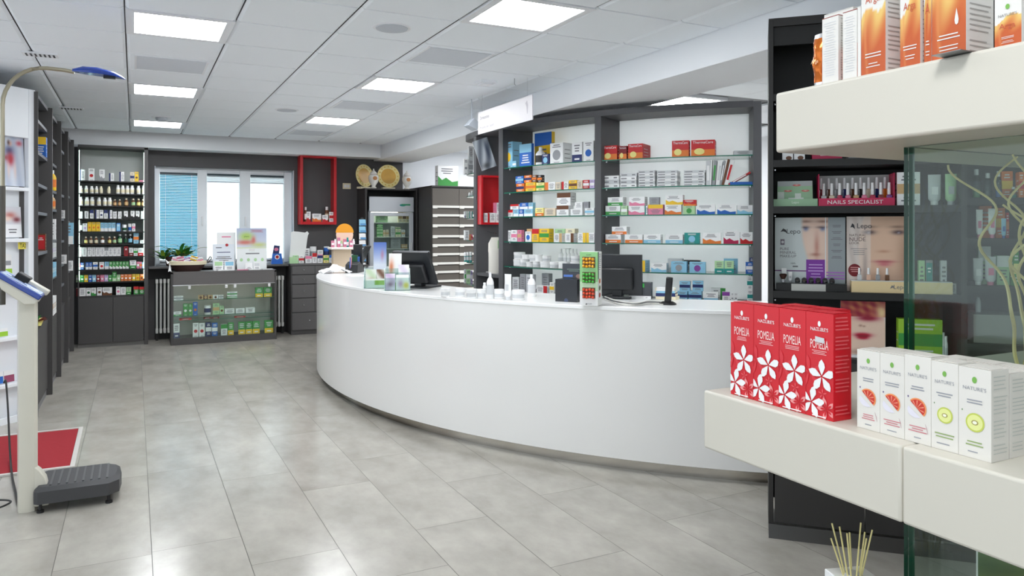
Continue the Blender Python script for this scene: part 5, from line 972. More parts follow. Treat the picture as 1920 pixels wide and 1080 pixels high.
def bl(name, label, cat, u0, u1, z, y, group=None):
    x0, x1 = bx_(u0, y), bx_(u1, y); c = (x0+x1)/2; p = BO+Vector((1,-1)).normalized()*c+Vector((1,1)).normalized()*y
    return thing(name, label, cat, (p.x, p.y, z+.0004), -PI/4, group), x1-x0
zL = lambda u, v, y: onL(u, v, 5.48+y*q2).z
# green lip display
t, w = bl('lip_display', 'pale green lip gloss display box at the left of the black shelf', 'display', 1450.5, 1533, BS[2], .05); hb = zL(1490,373,.05)-BS[2]; hc = zL(1490,340,.12)-BS[2]
GRN = M((150,186,150), .45); P('tray', MB().box(-w/2, w/2, 0, .10, 0, hb, GRN).text('Lepo', .0, hb*.5, hb*.42, -.0008, M((226,236,226))))
def lips(m, cx, cz, rx, y): m.poly([(cx-rx,cz),(cx-rx*.5,cz-rx*.22),(cx,cz-rx*.28),(cx+rx*.5,cz-rx*.22),(cx+rx,cz),(cx+rx*.4,cz+rx*.2),(cx+rx*.12,cz+rx*.16),(cx,cz+rx*.19),(cx-rx*.12,cz+rx*.16),(cx-rx*.4,cz+rx*.2)], y, M((206,90,90))); m.poly([(cx-rx*.6,cz),(cx,cz-rx*.08),(cx+rx*.6,cz),(cx,cz+rx*.07)], y-.0004, M((236,214,200)))
mb = MB().slab([(-w*.41,hb),(w*.41,hb),(w*.40,hc),(-w*.40,hc)], .055, .095, GRN); mb.rect(-w*.40,w*.40,hc*.8,hc,.0542,M((170,176,176)))
for cx, cz in ((-.16,.62),(.04,.84),(.24,.62)): lips(mb, w*cx, hc*cz, w*.105, .0535)
mb.rect(-w*.4,-w*.25,hb,hc*.58,.0535,M((206,214,206))).rect(-.0,w*.14,hb*1.2,hc*.52,.0535,M((214,220,214))).rect(-w*.15,w*.2,hb*1.02,hb*1.2,.0530,M('white')); P('header_block', mb)
# nails display
t, w = bl('nail_polish_display', 'magenta nail polish display box lettered nails specialist', 'display', 1535, 1678, BS[2], .05); hb = zL(1600,371.5,.05)-BS[2]; hc = zL(1600,328,.16)-BS[2]; MG = M((196,18,78), .4)
P('tray_front', MB().box(-w/2, w/2, 0, .008, 0, hb, MG).text('NAILS SPECIALIST', -w*.015, hb*.5, hb*.48, -.0008, M('white'), w*.73))
P('side', MB().slab([(-w/2,0),(-w/2+.003,0),(-w/2+.003,hc),(-w/2,hc)], .008, .15, MG).slab([(w/2-.003,0),(w/2,0),(w/2,hc),(w/2-.003,hc)], .008, .15, MG)); P('back_card', MB().box(-w/2, w/2, .15, .155, 0, hc, M((196,196,194), .5)).box(-w/2+.003,w/2-.003,.008,.15,0,.004,MG).box(-w/2+.003,w/2-.003,.08,.15,.004,hb*1.0,M((230,214,220))))
base_nd = t.location.copy()
def nd(x, y, z): return (base_nd.x+.7071*x+.7071*y, base_nd.y-.7071*x+.7071*y, z)
pcs = ['pale_grey','beige','magenta','pink','tan','pink','magenta','dark_red','purple']; pcb = ['dark_red','brown','grey','navy','brown','black','beige','navy','orange']
for i in range(9):
    hF = zL(1560+14.5*i, 336+1.0*(i % 2)*3, .09)-BS[2]
    o, d = product('n', .024, .108, pcs[i], 'white'); o.location = nd(-w/2+.022+i*(w-.044)/8+.004, .045, BS[2]+.0045); o.rotation_euler = (0,0,-PI/4); tag(o, f'front row nail polish in magenta display, {ORD[i]} from the left, white capped', 'bottle', 'nail polishes in the magenta display')
    o, d = product('n', .024, .104, pcb[i], 'white'); o.location = nd(-w/2+.020+i*(w-.044)/8-.002, .115, BS[2]+hb*1.0+.0008); o.rotation_euler = (0,0,-PI/4); tag(o, f'back row nail polish in magenta display, {ORD[i]} from the left, white capped', 'bottle', 'nail polishes in the magenta display')
t = None
# small riser under front bottles
# box row above (z 1.838) and extras
t, w = bl('carton', 'white carton with brown dot on the upper black shelf, left one', 'box', 1467, 1487, BS[1], .05, 'white cartons on the upper black shelf'); P('body', MB().box(-w/2, w/2, 0, .05, 0, .09, M('white')).disc(w*.1, .012, w*.28, .01, -.0007, M('brown')))
t, w = bl('carton', 'white carton with brown dot on the upper black shelf, right one', 'box', 1489, 1509, BS[1], .05, 'white cartons on the upper black shelf'); P('body', MB().box(-w/2, w/2, 0, .05, 0, .09, M('white')).disc(w*.1, .012, w*.28, .01, -.0007, M('brown')))
row(PL, BS[1], (0,0), 1, "1522 1580 268 c magenta magenta p d.12;1590 1660 250 c grey white p d.1", 'on upper black shelf', 'boxes on the upper black shelf')
# pure mineral make-up display
def face1(s, t_):
    bg = mixc((206,214,214), (186,194,196), s); c = bg
    if s > .755: return (150,158,162) if t_ > .05 else (170,176,178)
    L_ = .37+.20*max(0, (.75-t_))**1.25*1.6
    if s > L_ and t_ > .20:
        sk = mixc((232,206,190), (206,160,140), .5*(1-g2(s, t_, .55, .62, .25, .4)))
        sk = mixc(sk, (176,96,80), .55*g2(s, t_, .60, .60, .035, .17)); sk = mixc(sk, (150,80,66), .6*g2(s, t_, .58, .49, .07, .02)); sk = mixc(sk, (186,96,92), .9*g2(s, t_, .585, .385, .10, .022)); sk = mixc(sk, (238,196,186), .5*g2(s, t_, .59, .345, .07, .02))
        for ex in (.445, .685): sk = mixc(sk, (90,110,160), .9*g2(s, t_, ex, .845, .035, .028)); sk = mixc(sk, (70,50,50), .8*g2(s, t_, ex-.02, .865, .07, .014)); sk = mixc(sk, (120,84,72), .8*g2(s, t_, ex, .945, .09, .016))
        c = mixc(bg, sk, min(1, (s-L_)*22))
    return c
t, w = bl('makeup_display', 'grey make-up display with a pale face and purple panel', 'display', 1453, 1585, BS[3], .10); hc = zL(1520,408,.10)-BS[3]
mb = MB().box(-w/2, w/2, .0, .006, 0, hc, M('pale_grey')).paint(-w/2, w/2, 0, hc, -.0008, 64, 60, face1); y_ = -.0016; X = lambda s: -w/2+w*s; Z = lambda q: hc*q
mb.text('Lepo', X(.27), Z(.80), Z(.085), y_, TXTD); mb.poly([(X(.08),Z(.80)),(X(.12),Z(.85)),(X(.16),Z(.83)),(X(.18),Z(.78)),(X(.15),Z(.80)),(X(.12),Z(.81))], y_, TXTD)
for i, s_ in enumerate(('PURE','MINERAL','MAKE-UP')): mb.text(s_, X(.075), Z(.565-.05*i), Z(.036), y_, M((110,104,112)), align='l')
mb.add([(X(.08),y_,Z(.62)),(X(.14),y_,Z(.62)),(X(.14),y_,Z(.70)),(X(.08),y_,Z(.70))], [(0,1,2,3)], M((120,110,124))); mb.disc(X(.112),Z(.66),w*.02,w*.02,y_-.0005,M('pale_grey'))
mb.text('100%', X(.23), Z(.365), Z(.022), y_, TXTD, align='l').lines(X(.23),X(.36),Z(.30),Z(.345),1,y_,TXT).rect(X(0),X(.45),Z(.255),Z(.27),y_,M((110,60,120)))
mb.rect(X(.45),X(.715),Z(.05),Z(.42),y_,M((126,52,160))).lines(X(.47),X(.70),Z(.16),Z(.37),5,y_-.0006,M((206,170,226)),.3).rect(X(.718),X(.73),0,Z(1),y_,M((226,230,232)))
for i in range(6): mb.lines(X(.80), X(.96), Z(.86-.085*i), Z(.90-.085*i), 2, y_, TXT)
for i in range(3): mb.rect(X(.735),X(.99),Z(.235-.04*i),Z(.255-.04*i),y_,M((166,110,190)))
P('printed_card', mb, smooth=False)
P('tray', MB().box(-w*.48, w*.5, -.07, -.001, 0, .035, BK2).box(-w*.27,w*.21,-.072,-.07,.0,.034,M((190,190,184), .4)).box(-w*.48,w*.5,-.075,-.001,.035,.038,GLS))
base_m = t.location.copy(); hm = .039
def md(b, x, y, z): return (b.x+.7071*x+.7071*y, b.y-.7071*x+.7071*y, b.z+z)
for i in range(6):
    x = -w*.18+.027*i*w/.27*.97
    t2 = thing('powder_compact', f'open round powder compact in the grey make-up display, {ORD[i]} from left', 'compact', md(base_m, x, -.045, hm), -PI/4, 'powder compacts in the grey display')
    MB().lathe([(.0115,0),(.012,.009)], M('black', .3), n=16).lathe([(.0075,.0092),(.0075,.0096)], M(('beige','tan','pale_grey','tan','white','brown')[i], .5), n=12).build('base', t2)
    mb = MB(); mb.T = Matrix.Translation((0,.012,.012)) @ Matrix.Rotation(PI/2-.25, 4, 'X'); mb.lathe([(.011,0),(.012,.004)], BK2, n=16); mb.build('lid', t2)
for x, h, lb in ((-w*.37,.068,'taller white cream tube in the grey make-up display'), (-w*.28,.05,'shorter white cream tube in the grey make-up display')):
    o, d = product('t', .024 if h > .06 else .018, h, 'white', 'silver'); o.location = md(base_m, x, -.02, hm+.0005); o.rotation_euler = (0,0,-PI/4); tag(o, lb, 'tube', 'tubes in the grey display')
t = thing('makeup_brush', 'dark rounded make-up brush standing in the grey display', 'brush', md(base_m, -w*.385, -.05, hm+.0005), -PI/4); P('handle', MB().lathe([(.007,0),(.008,.015)], M('silver', .25))); P('bristles', MB().lathe([(.008,.015),(.017,.032),(.018,.038),(.012,.042)], M((58,30,22), .9, bump=.4)))
# natural nude look display
def face2(s, t_):
    bg = (206,190,180); sk = (226,190,164)
    d = ((s-.62)/.42)**2+((t_-.55)/.72)**2
    c = mixc(bg, sk, (1.15-d)*4)
    if d > 1.05: c = mixc(c, (150,124,112), .5*(.5+.5*math.sin(s*40+t_*9)))
    c = mixc(c, (150,112,92), .6*g2(s, t_, .95, .35, .12, .5)+.25*g2(s, t_, .7, .95, .5, .1)); c = mixc(c, (96,70,60), .7*g2(s, t_, .30, .28, .035, .3))
    for ex in (.36, .84): c = mixc(c, (60,44,52), .95*g2(s, t_, ex, .79, .10, .028)); c = mixc(c, (170,168,180), .9*g2(s, t_, ex, .782, .025, .012)); c = mixc(c, (110,84,72), .8*g2(s, t_, ex-.01, .86, .13, .016))
    c = mixc(c, (190,130,104), .7*g2(s, t_, .60, .535, .10, .018)); c = mixc(c, (176,70,86), 1.0*g2(s, t_, .61, .40, .16, .016)); c = mixc(c, (206,110,120), .9*g2(s, t_, .61, .365, .11, .028))
    if s < .40: c = mixc(c, (236,230,228), .5)
    return c
t, w = bl('makeup_display', 'beige make-up display with large face, right of grey one', 'display', 1587.5, 1704, BS[3], .10); w_ = w; hc = zL(1640,406,.10)-BS[3]
mb = MB().box(-w/2, w/2, .0, .006, 0, hc, M('beige')).paint(-w/2, w/2, 0, hc, -.0008, 60, 60, face2)
mb.text('Lepo', X(.29), Z(.865), Z(.085), y_, TXTD); mb.poly([(X(.06),Z(.85)),(X(.09),Z(.91)),(X(.12),Z(.89)),(X(.14),Z(.83)),(X(.11),Z(.85)),(X(.09),Z(.86))], y_, TXTD)
for i, (s_, hh_) in enumerate((('NATURAL',.032),('NUDE',.052),('LOOK',.032))): mb.text(s_, X(.045), Z((.75,.695,.645)[i]), Z(hh_), y_, M((110,90,84)), align='l')
mb.lines(X(.05),X(.35),Z(.48),Z(.58),4,y_,TXT,.25).disc(X(.13),Z(.28),w*.105,Z(.085),y_,M((120,16,30)),24).lines(X(.06),X(.20),Z(.25),Z(.33),3,y_-.0006,M((226,160,160)),.4)
P('printed_card', mb, smooth=False)
hb = zL(1640,528,.03)-BS[3]
P('tray', MB().box(-w*.45, w*1.12, -.075, -.001, 0, hb, M((232,208,160), .45)).text('Lepo', w*.32, hb*.5, hb*.5, -.0758, TXT).poly([(w*.16,hb*.4),(w*.19,hb*.7),(w*.22,hb*.62),(w*.235,hb*.36),(w*.21,hb*.5)], -.0758, TXT)); P('clear_deck', MB().box(-w*.45, w*1.12, -.07, -.001, hb, hb+.004, M('pale_grey', .2)))
base_m = t.location.copy()
for i, c in enumerate(('pale_grey','skin','grey','brown')):
    o, d = product('n', .0185, .058, c, 'white'); o.location = md(base_m, -w*.31+w*.148*i, -.04, hb+.0045); o.rotation_euler = (0,0,-PI/4); tag(o, f'{nm(c)} nail polish with white cap before the beige display', 'bottle', 'nail polishes before the beige display')
# things to the right, seen through the glass
row(PL, BS[2], (1680,300), 7.2, "10 330 165 c white tan m d.08;440 620 195 t pale_grey white;672 832 185 t pale_green silver", 'on black shelf behind glass', 'cosmetics behind the glass pane')
row(PL, BS[3], (1680,480), 6.0, "270 340 55 c pale_green teal p d.03 B.03;350 430 52 c grey teal f d.03 B.03;520 590 55 c pale_grey teal p d.03 B.03;600 680 310 c pale_grey grey p", 'on lower black shelf behind glass', 'cosmetics behind the glass pane')
row(PL, BS[4], (1680,480), 6.0, "20 530 715 c lime green m d.06;500 565 865 b white pale_grey;545 590 905 b white pale_grey", 'on lowest black shelf behind glass', 'cosmetics behind the glass pane')
def lipp(s, t_):
    c = (238,236,234); d = ((s-.55)/.48)**2+((t_-.42)/.62)**2; c = mixc(c, (236,206,186), (1.08-d)*5)
    if t_ > .72: k = .5+.5*math.sin(s*22+t_*31)*math.cos(s*9-t_*17); c = mixc((150,22,52), (226,170,90), .75*k*g2(s, t_, .5, .9, .7, .2)); c = mixc(c, (240,214,160), g2(s, t_, .92, .8, .14, .16))
    else: c = mixc(c, (150,22,52), 1.2*g2(s, t_, .62, .70, .22, .05)); 
    c = mixc(c, (150,100,86), .7*g2(s, t_, .45, .56, .04, .02)+.7*g2(s, t_, .53, .55, .03, .015)); c = mixc(c, (176,14,48), 1.4*g2(s, t_, .5, .395, .17, .032)+1.3*g2(s, t_, .5, .345, .12, .03)); c = mixc(c, (90,6,24), .9*g2(s, t_, .5, .375, .14, .008))
    c = mixc(c, (70,40,36), .6*g2(s, t_, .6, .08, .35, .05)); return c
t, w = bl('beauty_poster', 'poster of bright red lips on the low black shelf', 'poster', 1576, 1660, BS[4], .09); hc = zL(1618,565,.09)-BS[4]
P('printed_card', MB().box(-w/2, w/2, 0, .006, 0, hc, M('white')).paint(-w/2, w/2, 0, hc, -.0008, 44, 70, lipp), smooth=False); P('foot', MB().box(-w*.3,w*.3,-.04,-.001,0,.012,M('white')))
# second bay behind glass
row(PL, BS2[0], (1780,280), 5.4, "235 335 200 l grey green;350 450 240 l grey black;470 545 220 l grey blue;560 680 215 c orange yellow m d.04 B.05;620 700 380 l grey teal;705 756 230 c orange red m d.05", 'on top shelf behind glass branches', 'bottles and packs behind the glass, far right')
row(PL, BS2[1], (1780,280), 5.4, "275 345 610 t white pink;400 480 600 t white pink;340 470 570 c orange tan p d.03 B.06;500 600 590 c orange yellow m d.04 B.05;530 580 700 t light_blue blue;610 640 640 c red orange m d.04 B.05", 'on middle shelf behind glass branches', 'bottles and packs behind the glass, far right')
row(PL, BS2[2], (1780,460), 4.9, "225 320 120 t pale_grey white;335 440 105 t pale_grey pink;310 430 15 c pale_green white t d.04 B.08;460 580 100 c pale_green white t d.05 B.04;590 640 60 c green pale_yellow m d.05", 'on lower shelf behind glass branches', 'bottles and packs behind the glass, far right')
t, w = bl('wooden_box', 'grey wood grain block low behind the glass branches', 'box', 1825, 1908, BS2[3], .04); P('block', MB().box(-w/2, w/2+.12, 0, .2, 0, .13, M((132,134,126), .6, vary=.15)), bev=.002)
P('bottle_row', MB().lathe([(.012,.131),(.012,.18),(.006,.2)], M('silver', .2), (-w*.25,.1,0)))
# ================================================================== FOREGROUND DISPLAY STAND
t = thing('display_stand', 'white display stand with thick slabs and glass sides in the right foreground', 'display stand', (1.05, 0, 0)); SL = M((207,202,190), .38)
def sb(x0, x1, y0, y1, z0, z1): return MB().box(x0-1.05, x1-1.05, y0, y1, z0, z1, SL)
P('slab', sb(1.05, 2.35, .7575, 1.205, 1.049, 1.168), bev=.005, seg=3); P('slab', sb(1.05, 2.35, -1.2, .7567, 1.049, 1.168), bev=.005, seg=3)
P('slab', sb(1.13, 2.35, -1.2, 1.088, 1.651, 1.769), bev=.006, seg=3); P('slab', sb(1.05, 2.35, -1.2, .98, .60, .72), bev=.005); P('base', sb(1.25, 2.2, -1.0, .8, 0, .6))
def pane(x0, x1, y0, y1, z0, z1, ends):
    mb = MB(); mb.add([(x0-1.05,y0,z0),(x1-1.05,y0,z0),(x1-1.05,y1,z0),(x0-1.05,y1,z0),(x0-1.05,y0,z1),(x1-1.05,y0,z1),(x1-1.05,y1,z1),(x0-1.05,y1,z1)], [(3,2,1,0),(4,5,6,7)]+[[(0,1,5,4),(2,3,7,6)],[(1,2,6,5),(3,0,4,7)]][ends == 'y'], GLS2)
    mb.add([(x0-1.05,y0,z0),(x1-1.05,y0,z0),(x1-1.05,y1,z0),(x0-1.05,y1,z0),(x0-1.05,y0,z1),(x1-1.05,y0,z1),(x1-1.05,y1,z1),(x0-1.05,y1,z1)], [[(1,2,6,5),(3,0,4,7)],[(0,1,5,4),(2,3,7,6)]][ends == 'y'], GREENEDGE); P('glass_pane', mb, smooth=False)
for z0, z1 in ((1.1685,1.6505),(.7205,1.0485)):
    pane(1.262, 1.274, -1.1, .905, z0, z1, 'y'); pane(1.275, 2.25, .893, .905, z0, z1, 'x')
# red cartons
def redbox(i, u0, u1, X, label, sticker=False):
    A, B = onX(u0, 600, X), onX(u1, 600, X); w = abs(A.y-B.y)*.985; h = .185; d = .0445; y = -d/2-.0006
    rm = M((206,16,34), .32); wm = M('white', .4); mb = MB().box(-w/2, w/2, -d/2, d/2, 0, h, rm)
    mb.disc(0, h*.895, w*.055, w*.085, y, wm).text("NATURE'S", 0, h*.843, h*.034, y, wm, w*.64).lines(-w*.25, w*.25, h*.825, h*.832, 1, y, wm)
    mb.text('POMELIA', 0, h*.70, h*.085, y, M((246,226,222)), w*.66).lines(-w*.3, w*.3, h*.60, h*.645, 3, y, M((240,180,180)), .4)
    def flower(cx, cz, r, m, yy, a0=90, pw=.36):
        for k in range(5):
            a = R_(a0+72*k); pts = []
            for (l, s_) in ((.06,0),(.34,-pw*.42),(.58,-pw*.72),(.80,-pw*.58),(1.04,-pw*.06),(.88,pw*.42),(.62,pw*.66),(.34,pw*.38)): pts.append((cx+r*(l*math.cos(a)-s_*math.sin(a)), cz+r*(l*math.sin(a)+s_*math.cos(a))))
            clip = [(max(-w/2, min(w/2, p)), max(0, q)) for p, q in pts]; mb.poly(clip, yy-.00004*k, m)
        return mb
    lt = M((226,90,96), .4)
    flower(-w*.36, h*.42, h*.16, M((214,44,56), .35), y-.0002, 100, .22)
    flower(w*.10, h*.40, h*.155, wm, y-.0006, 92); flower(-w*.28, h*.14, h*.15, wm, y-.0006, 80); flower(w*.27, h*.10, h*.11, M((238,150,150)), y-.0004, 110, .3); flower(w*.27, h*.10, h*.07, rm, y-.0008, 110, .24); flower(w*.12, h*.235, h*.05, lt, y-.0003, 90, .2)
    mb.lines(-w*.4, w*.4, 0.001, h*.03, 1, y-.0009, wm)
    for k in range(26):
        if k in (4, 9, 15, 20, 21, 22): continue
        z = h*(.955-.036*k); e = w/2+.0006; a, b_ = -d*.40, d*random.uniform(.25, .4); mb.add([(e,a,z),(e,b_,z),(e,b_,z+h*.014),(e,a,z+h*.014)], [(0,1,2,3)], lt)
    if sticker: mb.slab([(-w*.13,h*.775),(w*.2,h*.765),(w*.2,h*.715),(-w*.13,h*.725)], y-.0016, y-.0012, M('pale_grey'))
    mb.slab([(-w*.46,h+.0006),(w*.46,h+.0006),(w*.46,h+.0012),(-w*.46,h+.0012)], -d*.4, d*.4, M((214,36,50), .35))
    o = mb.build('carton', None, (X+d/2, (A.y+B.y)/2, 1.1684), -PI/2, smooth=False); return tag(o, label, 'box', 'red flowered cartons on the lower slab')
ru = (1370,1413,1461,1511,1563)
for i in range(4): redbox(i, ru[i], ru[i+1], 1.075, ('leftmost red flowered carton in the front row on the slab','second red flowered carton from the left in the front row','third red flowered carton from the left in the front row','rightmost front red flowered carton, with a white price sticker')[i], i == 3)
for i in (2, 3):
    o = redbox(i, ru[i], ru[i+1], 1.121, 'red flowered carton behind the one with the price sticker' if i == 3 else 'red flowered carton behind the third one of the front row')
# white cartons with fruit
wu = (1607,1650,1696,1746,1797,1859); wt = (657,664,667,679,690)
def whitebox(i, X, label, row2=False, h=None):
    A, B = onX(wu[i], 700, 1.085), onX(wu[i+1], 700, 1.085); w = abs(A.y-B.y)*.985; d = .042; y = -d/2-.0005
    h = h or onX((wu[i]+wu[i+1])/2, wt[i], 1.085).z-1.169; wm = M((224,220,213), .4); mb = MB().box(-w/2, w/2, -d/2, d/2, 0, h, wm); gt = M((150,152,160))
    mb.disc(0, h*.87, w*.075, w*.10, y, M((120,176,80))).text("NATURE'S", 0, h*.775, h*.04, y, gt, w*.72).lines(-w*.36, w*.36, h*.60, h*.66, 2, y, gt, .4)
    if i < 3:
        a0 = -42; mb.disc(-w*.02, h*.40, w*.36, w*.36, y-.0002, M((236,150,90)), 18, a0, a0+180).disc(-w*.02, h*.40, w*.31, w*.31, y-.0004, M((206,56,40)), 18, a0, a0+180)
        for k in range(5): a = R_(a0+20+35*k); mb.add([(-w*.02, y-.0006, h*.40), (-w*.02+w*.28*math.cos(a), y-.0006, h*.40+w*.28*math.sin(a)), (-w*.02+w*.28*math.cos(a+.12), y-.0006, h*.40+w*.28*math.sin(a+.12))], [(0,1,2)], M((240,170,140)))
        mb.disc(-w*.05, h*.37, w*.34, w*.26, y-.0001, M((226,222,232)), 16, 150, 300); mb.slab([(w*.30,h*.24),(w*.34,h*.20),(w*.40,h*.13),(w*.36,h*.19)], y-.0006, y-.0003, M((150,60,90))); mb.disc(-w*.36, h*.52, w*.025, w*.035, y, M((90,70,130)))
        mb.lines(-w*.38, w*.38, h*.12, h*.20, 3, y, M((206,120,130)), .4).lines(-w*.2, w*.2, h*.05, h*.075, 1, y, gt)
    else:
        mb.disc(w*.02, h*.40, w*.29, w*.29, y-.0002, M((196,206,90)), 24).disc(w*.02, h*.40, w*.24, w*.24, y-.0004, M((226,230,150)), 24).disc(w*.02, h*.40, w*.11, w*.08, y-.0006, M((170,160,90)), 12).disc(w*.02, h*.40, w*.07, w*.05, y-.0008, M((240,240,220)), 12)
        mb.lines(-w*.4, w*.4, h*.13, h*.20, 2, y, M((150,170,110)), .4).lines(-w*.3, w*.2, h*.06, h*.085, 1, y, gt); mb.disc(-w*.38, h*.52, w*.02, w*.03, y, M((120,150,110)))
    for k in range(20):
        if k % 6 == 4: continue
        z = h*(.92-.044*k); e = w/2+.0006; b_ = d*random.uniform(.2, .4); mb.add([(e,-d*.38,z),(e,b_,z),(e,b_,z+h*.012),(e,-d*.38,z+h*.012)], [(0,1,2,3)], M((196,198,192)))
    mb.slab([(-w*.45,h+.0005),(w*.45,h+.0005),(w*.42,h+.0014),(-w*.42,h+.0014)], -d*.42, d*.3, wm)
    o = mb.build('carton', None, (X+d/2, (A.y+B.y)/2, 1.1684), -PI/2, smooth=False, bev=0); return tag(o, label, 'box', 'white fruit printed cartons on the lower slab')
wn = ('leftmost white carton with a red grapefruit slice', 'second white carton with a red grapefruit slice from the left', 'third white grapefruit carton, next to the first kiwi carton', 'shorter white carton with a kiwi slice, left of two', 'rightmost front white carton with a kiwi slice and printed side')
for i in range(5): whitebox(i, 1.085, wn[i]); whitebox(i, 1.130, f'white carton in the second row, behind the {("leftmost grapefruit","second grapefruit","third grapefruit","left kiwi","right kiwi")[i]} carton', h=.122 if i > 2 else .128)
for i in range(2, 5): whitebox(i, 1.175, f'white carton in the third row, two behind the {("third grapefruit","left kiwi","right kiwi")[i-2]} carton', h=.124)
# orange hair colour cartons on the upper slab
def swirl(k0):
    def fn(s, t_):
        f = t_-.46-.12*s+.05*math.sin(s*6+k0); c = (224,221,216)
        if f < 0:
            d = -f; c = mixc((228,196,112), (196,92,42), d*3.2+.25*math.sin(s*9-t_*11+k0)*.9); c = mixc(c, (226,160,92), .7*math.exp(-((s-.25-.5*t_+.3*math.sin(t_*3))/.05)**2)); c = mixc(c, (180,82,42), max(0, .55-t_)*.9)
        return c
    return fn
XU = 1.145
def argbox(u0, u1, label, h=.215, d=.055, style='front', X=XU, txt='Arga', drop=False, small=False, fz=.60):
    A, B = onX(u0, 100, X), onX(u1, 100, X); w = abs(A.y-B.y)*.985; y = -d/2-.0005; wm = M((224,221,216), .4); mb = MB().box(-w/2, w/2, -d/2, d/2, 0, h, wm)
    if style == 'front':
        mb.paint(-w/2, w/2, 0, h, y, 22, 40, swirl(w*200))
        mb.text(txt, -w*.02, h*fz, min(h*.22, .017 if not small else .010), y-.0008, M((196,90,60)), w*.6).lines(-w*.35, w*.35, h*.13, h*.18, 2, y-.0008, wm, .35).lines(-w*.3, w*.3, h*.05, h*.10, 2, y-.0008, wm, .3)
        if small: mb.disc(0, h*.72, w*.08, w*.10, y-.001, M((120,176,80))).text("NATURE'S", 0, h*.57, h*.05, y-.001, TXT, w*.7)
        if drop: mb.poly([(w*.24,h*.345),(w*.285,h*.285),(w*.30,h*.26),(w*.285,h*.235),(w*.24,h*.225),(w*.195,h*.235),(w*.18,h*.26),(w*.195,h*.285)], y-.0008, wm)
        mb.rect(-w/2, w/2, h*1.0, h*1.0, y, wm)
    elif style == 'back':
        mb.lines(-w*.4, w*.4, h*.1, h*.94, 22, y, M((206,206,208)), .3)
    mb.add([(-w/2-.0004,-d/2,0),(-w/2-.0004,d/2,0),(-w/2-.0004,d/2,h*.5),(-w/2-.0004,-d/2,h*.5)], [(0,1,2,3)], M((214,96,40)))
    for k in range(26):
        z = h*(.03+.037*k); e = w/2+.0005; b_ = d*random.uniform(.2, .4)
        if k % 7 != 3: mb.add([(e,-d*.38,z),(e,b_,z),(e,b_,z+h*.009),(e,-d*.38,z+h*.009)], [(0,1,2,3)], M((170,166,162)))
    mb.slab([(-w*.5,h+.0005),(w*.5,h+.0005),(w*.5,h+.0016),(-w*.5,h+.0016)], -d*.5, d*.45, M((150,60,50)) if style == 'back' else wm)
    o = mb.build('carton', None, (X+d/2, (A.y+B.y)/2, 1.7695), -PI/2, smooth=False); return tag(o, label, 'box', 'orange and white cartons on the upper slab')
hz1 = onX(1556, 33, XU).z-1.7695
argbox(1541.5, 1572, 'leftmost white carton showing small print, behind the foil sachet', hz1, .05, 'back'); argbox(1580, 1607, 'second white carton showing small print on the upper slab', hz1*1.0, .05, 'back')
argbox(1572.5, 1579.5, 'narrow orange carton edge between the two white print cartons', hz1*.98, .03, 'front', X=XU+.012, txt='A')
argbox(1608, 1614, 'narrow white carton before the first orange swirl carton', hz1*1.02, .04, 'plain')
argbox(1615, 1661, 'tall carton with an orange swirl, left of the pair', .215, .045); argbox(1688, 1726, 'narrower carton with an orange swirl in the middle', .20, .045, fz=.49)
argbox(1733, 1747, 'slim swirl carton partly behind the wide droplet carton', .21, .03, X=XU+.004, txt='A', fz=.42); argbox(1747.5, 1812, 'wide orange swirl carton with a white droplet', .22, .07, drop=True, txt='Arga', fz=.62)
argbox(1865, 1916, 'small carton with green leaf and orange base at the right edge', .08, .04, small=True, fz=.36)
for k, (a, b_) in enumerate(((1545,1600),(1620,1680))): argbox(a, b_, ('white carton in the back row of the upper slab, left', 'white carton in the back row of the upper slab, right')[k], hz1*1.25, .05, 'plain', X=XU+.07)
A, B = onX(1518, 100, XU), onX(1540.5, 100, XU); w = abs(A.y-B.y); h = onX(1530, 62, XU).z-1.7695
mb = MB(); n_ = 12; vs = []
for j in range(13):
    tz = j/12; dp = .004+.010*math.sin(PI*tz); 
    for i in range(n_): q = 2*PI*i/n_; vs.append((w/2*math.cos(q), dp*math.sin(q)*(1+.25*math.sin(j*1.3+i)), h*tz))
fs = [(j*n_+i, j*n_+(i+1)%n_, (j+1)*n_+(i+1)%n_, (j+1)*n_+i) for j in range(1,11) for i in range(n_)]
FO = M((206,110,40), .22, metal=.55); SI = M((226,226,228), .2, metal=.7)
mb.add(vs, fs, FO); mb.add(vs, [(j*n_+i, j*n_+(i+1)%n_, (j+1)*n_+(i+1)%n_, (j+1)*n_+i) for j in (0,11) for i in range(n_)]+[tuple(range(n_-1,-1,-1)), tuple(144+i for i in range(n_))], SI).text('Arga', 0, h*.45, h*.09, -.0165, M((240,200,160)), w*.6)
tag(mb.build('foil_sachet', None, (XU+.014, (A.y+B.y)/2, 1.7695), -PI/2), 'shiny orange foil sachet at the left end of the upper slab', 'sachet')
A, B = onX(1757, 98, 1.12), onX(1812, 84, 1.12); tag(MB().box(-abs(A.y-B.y)/2, abs(A.y-B.y)/2, -.022, .03, 0, .0012, M((150,150,150), .3, metal=.8)).build('shelf_clip', None, (1.128, (A.y+B.y)/2, 1.7692), -PI/2), 'metal clip sticking out below the wide droplet carton', 'clip')
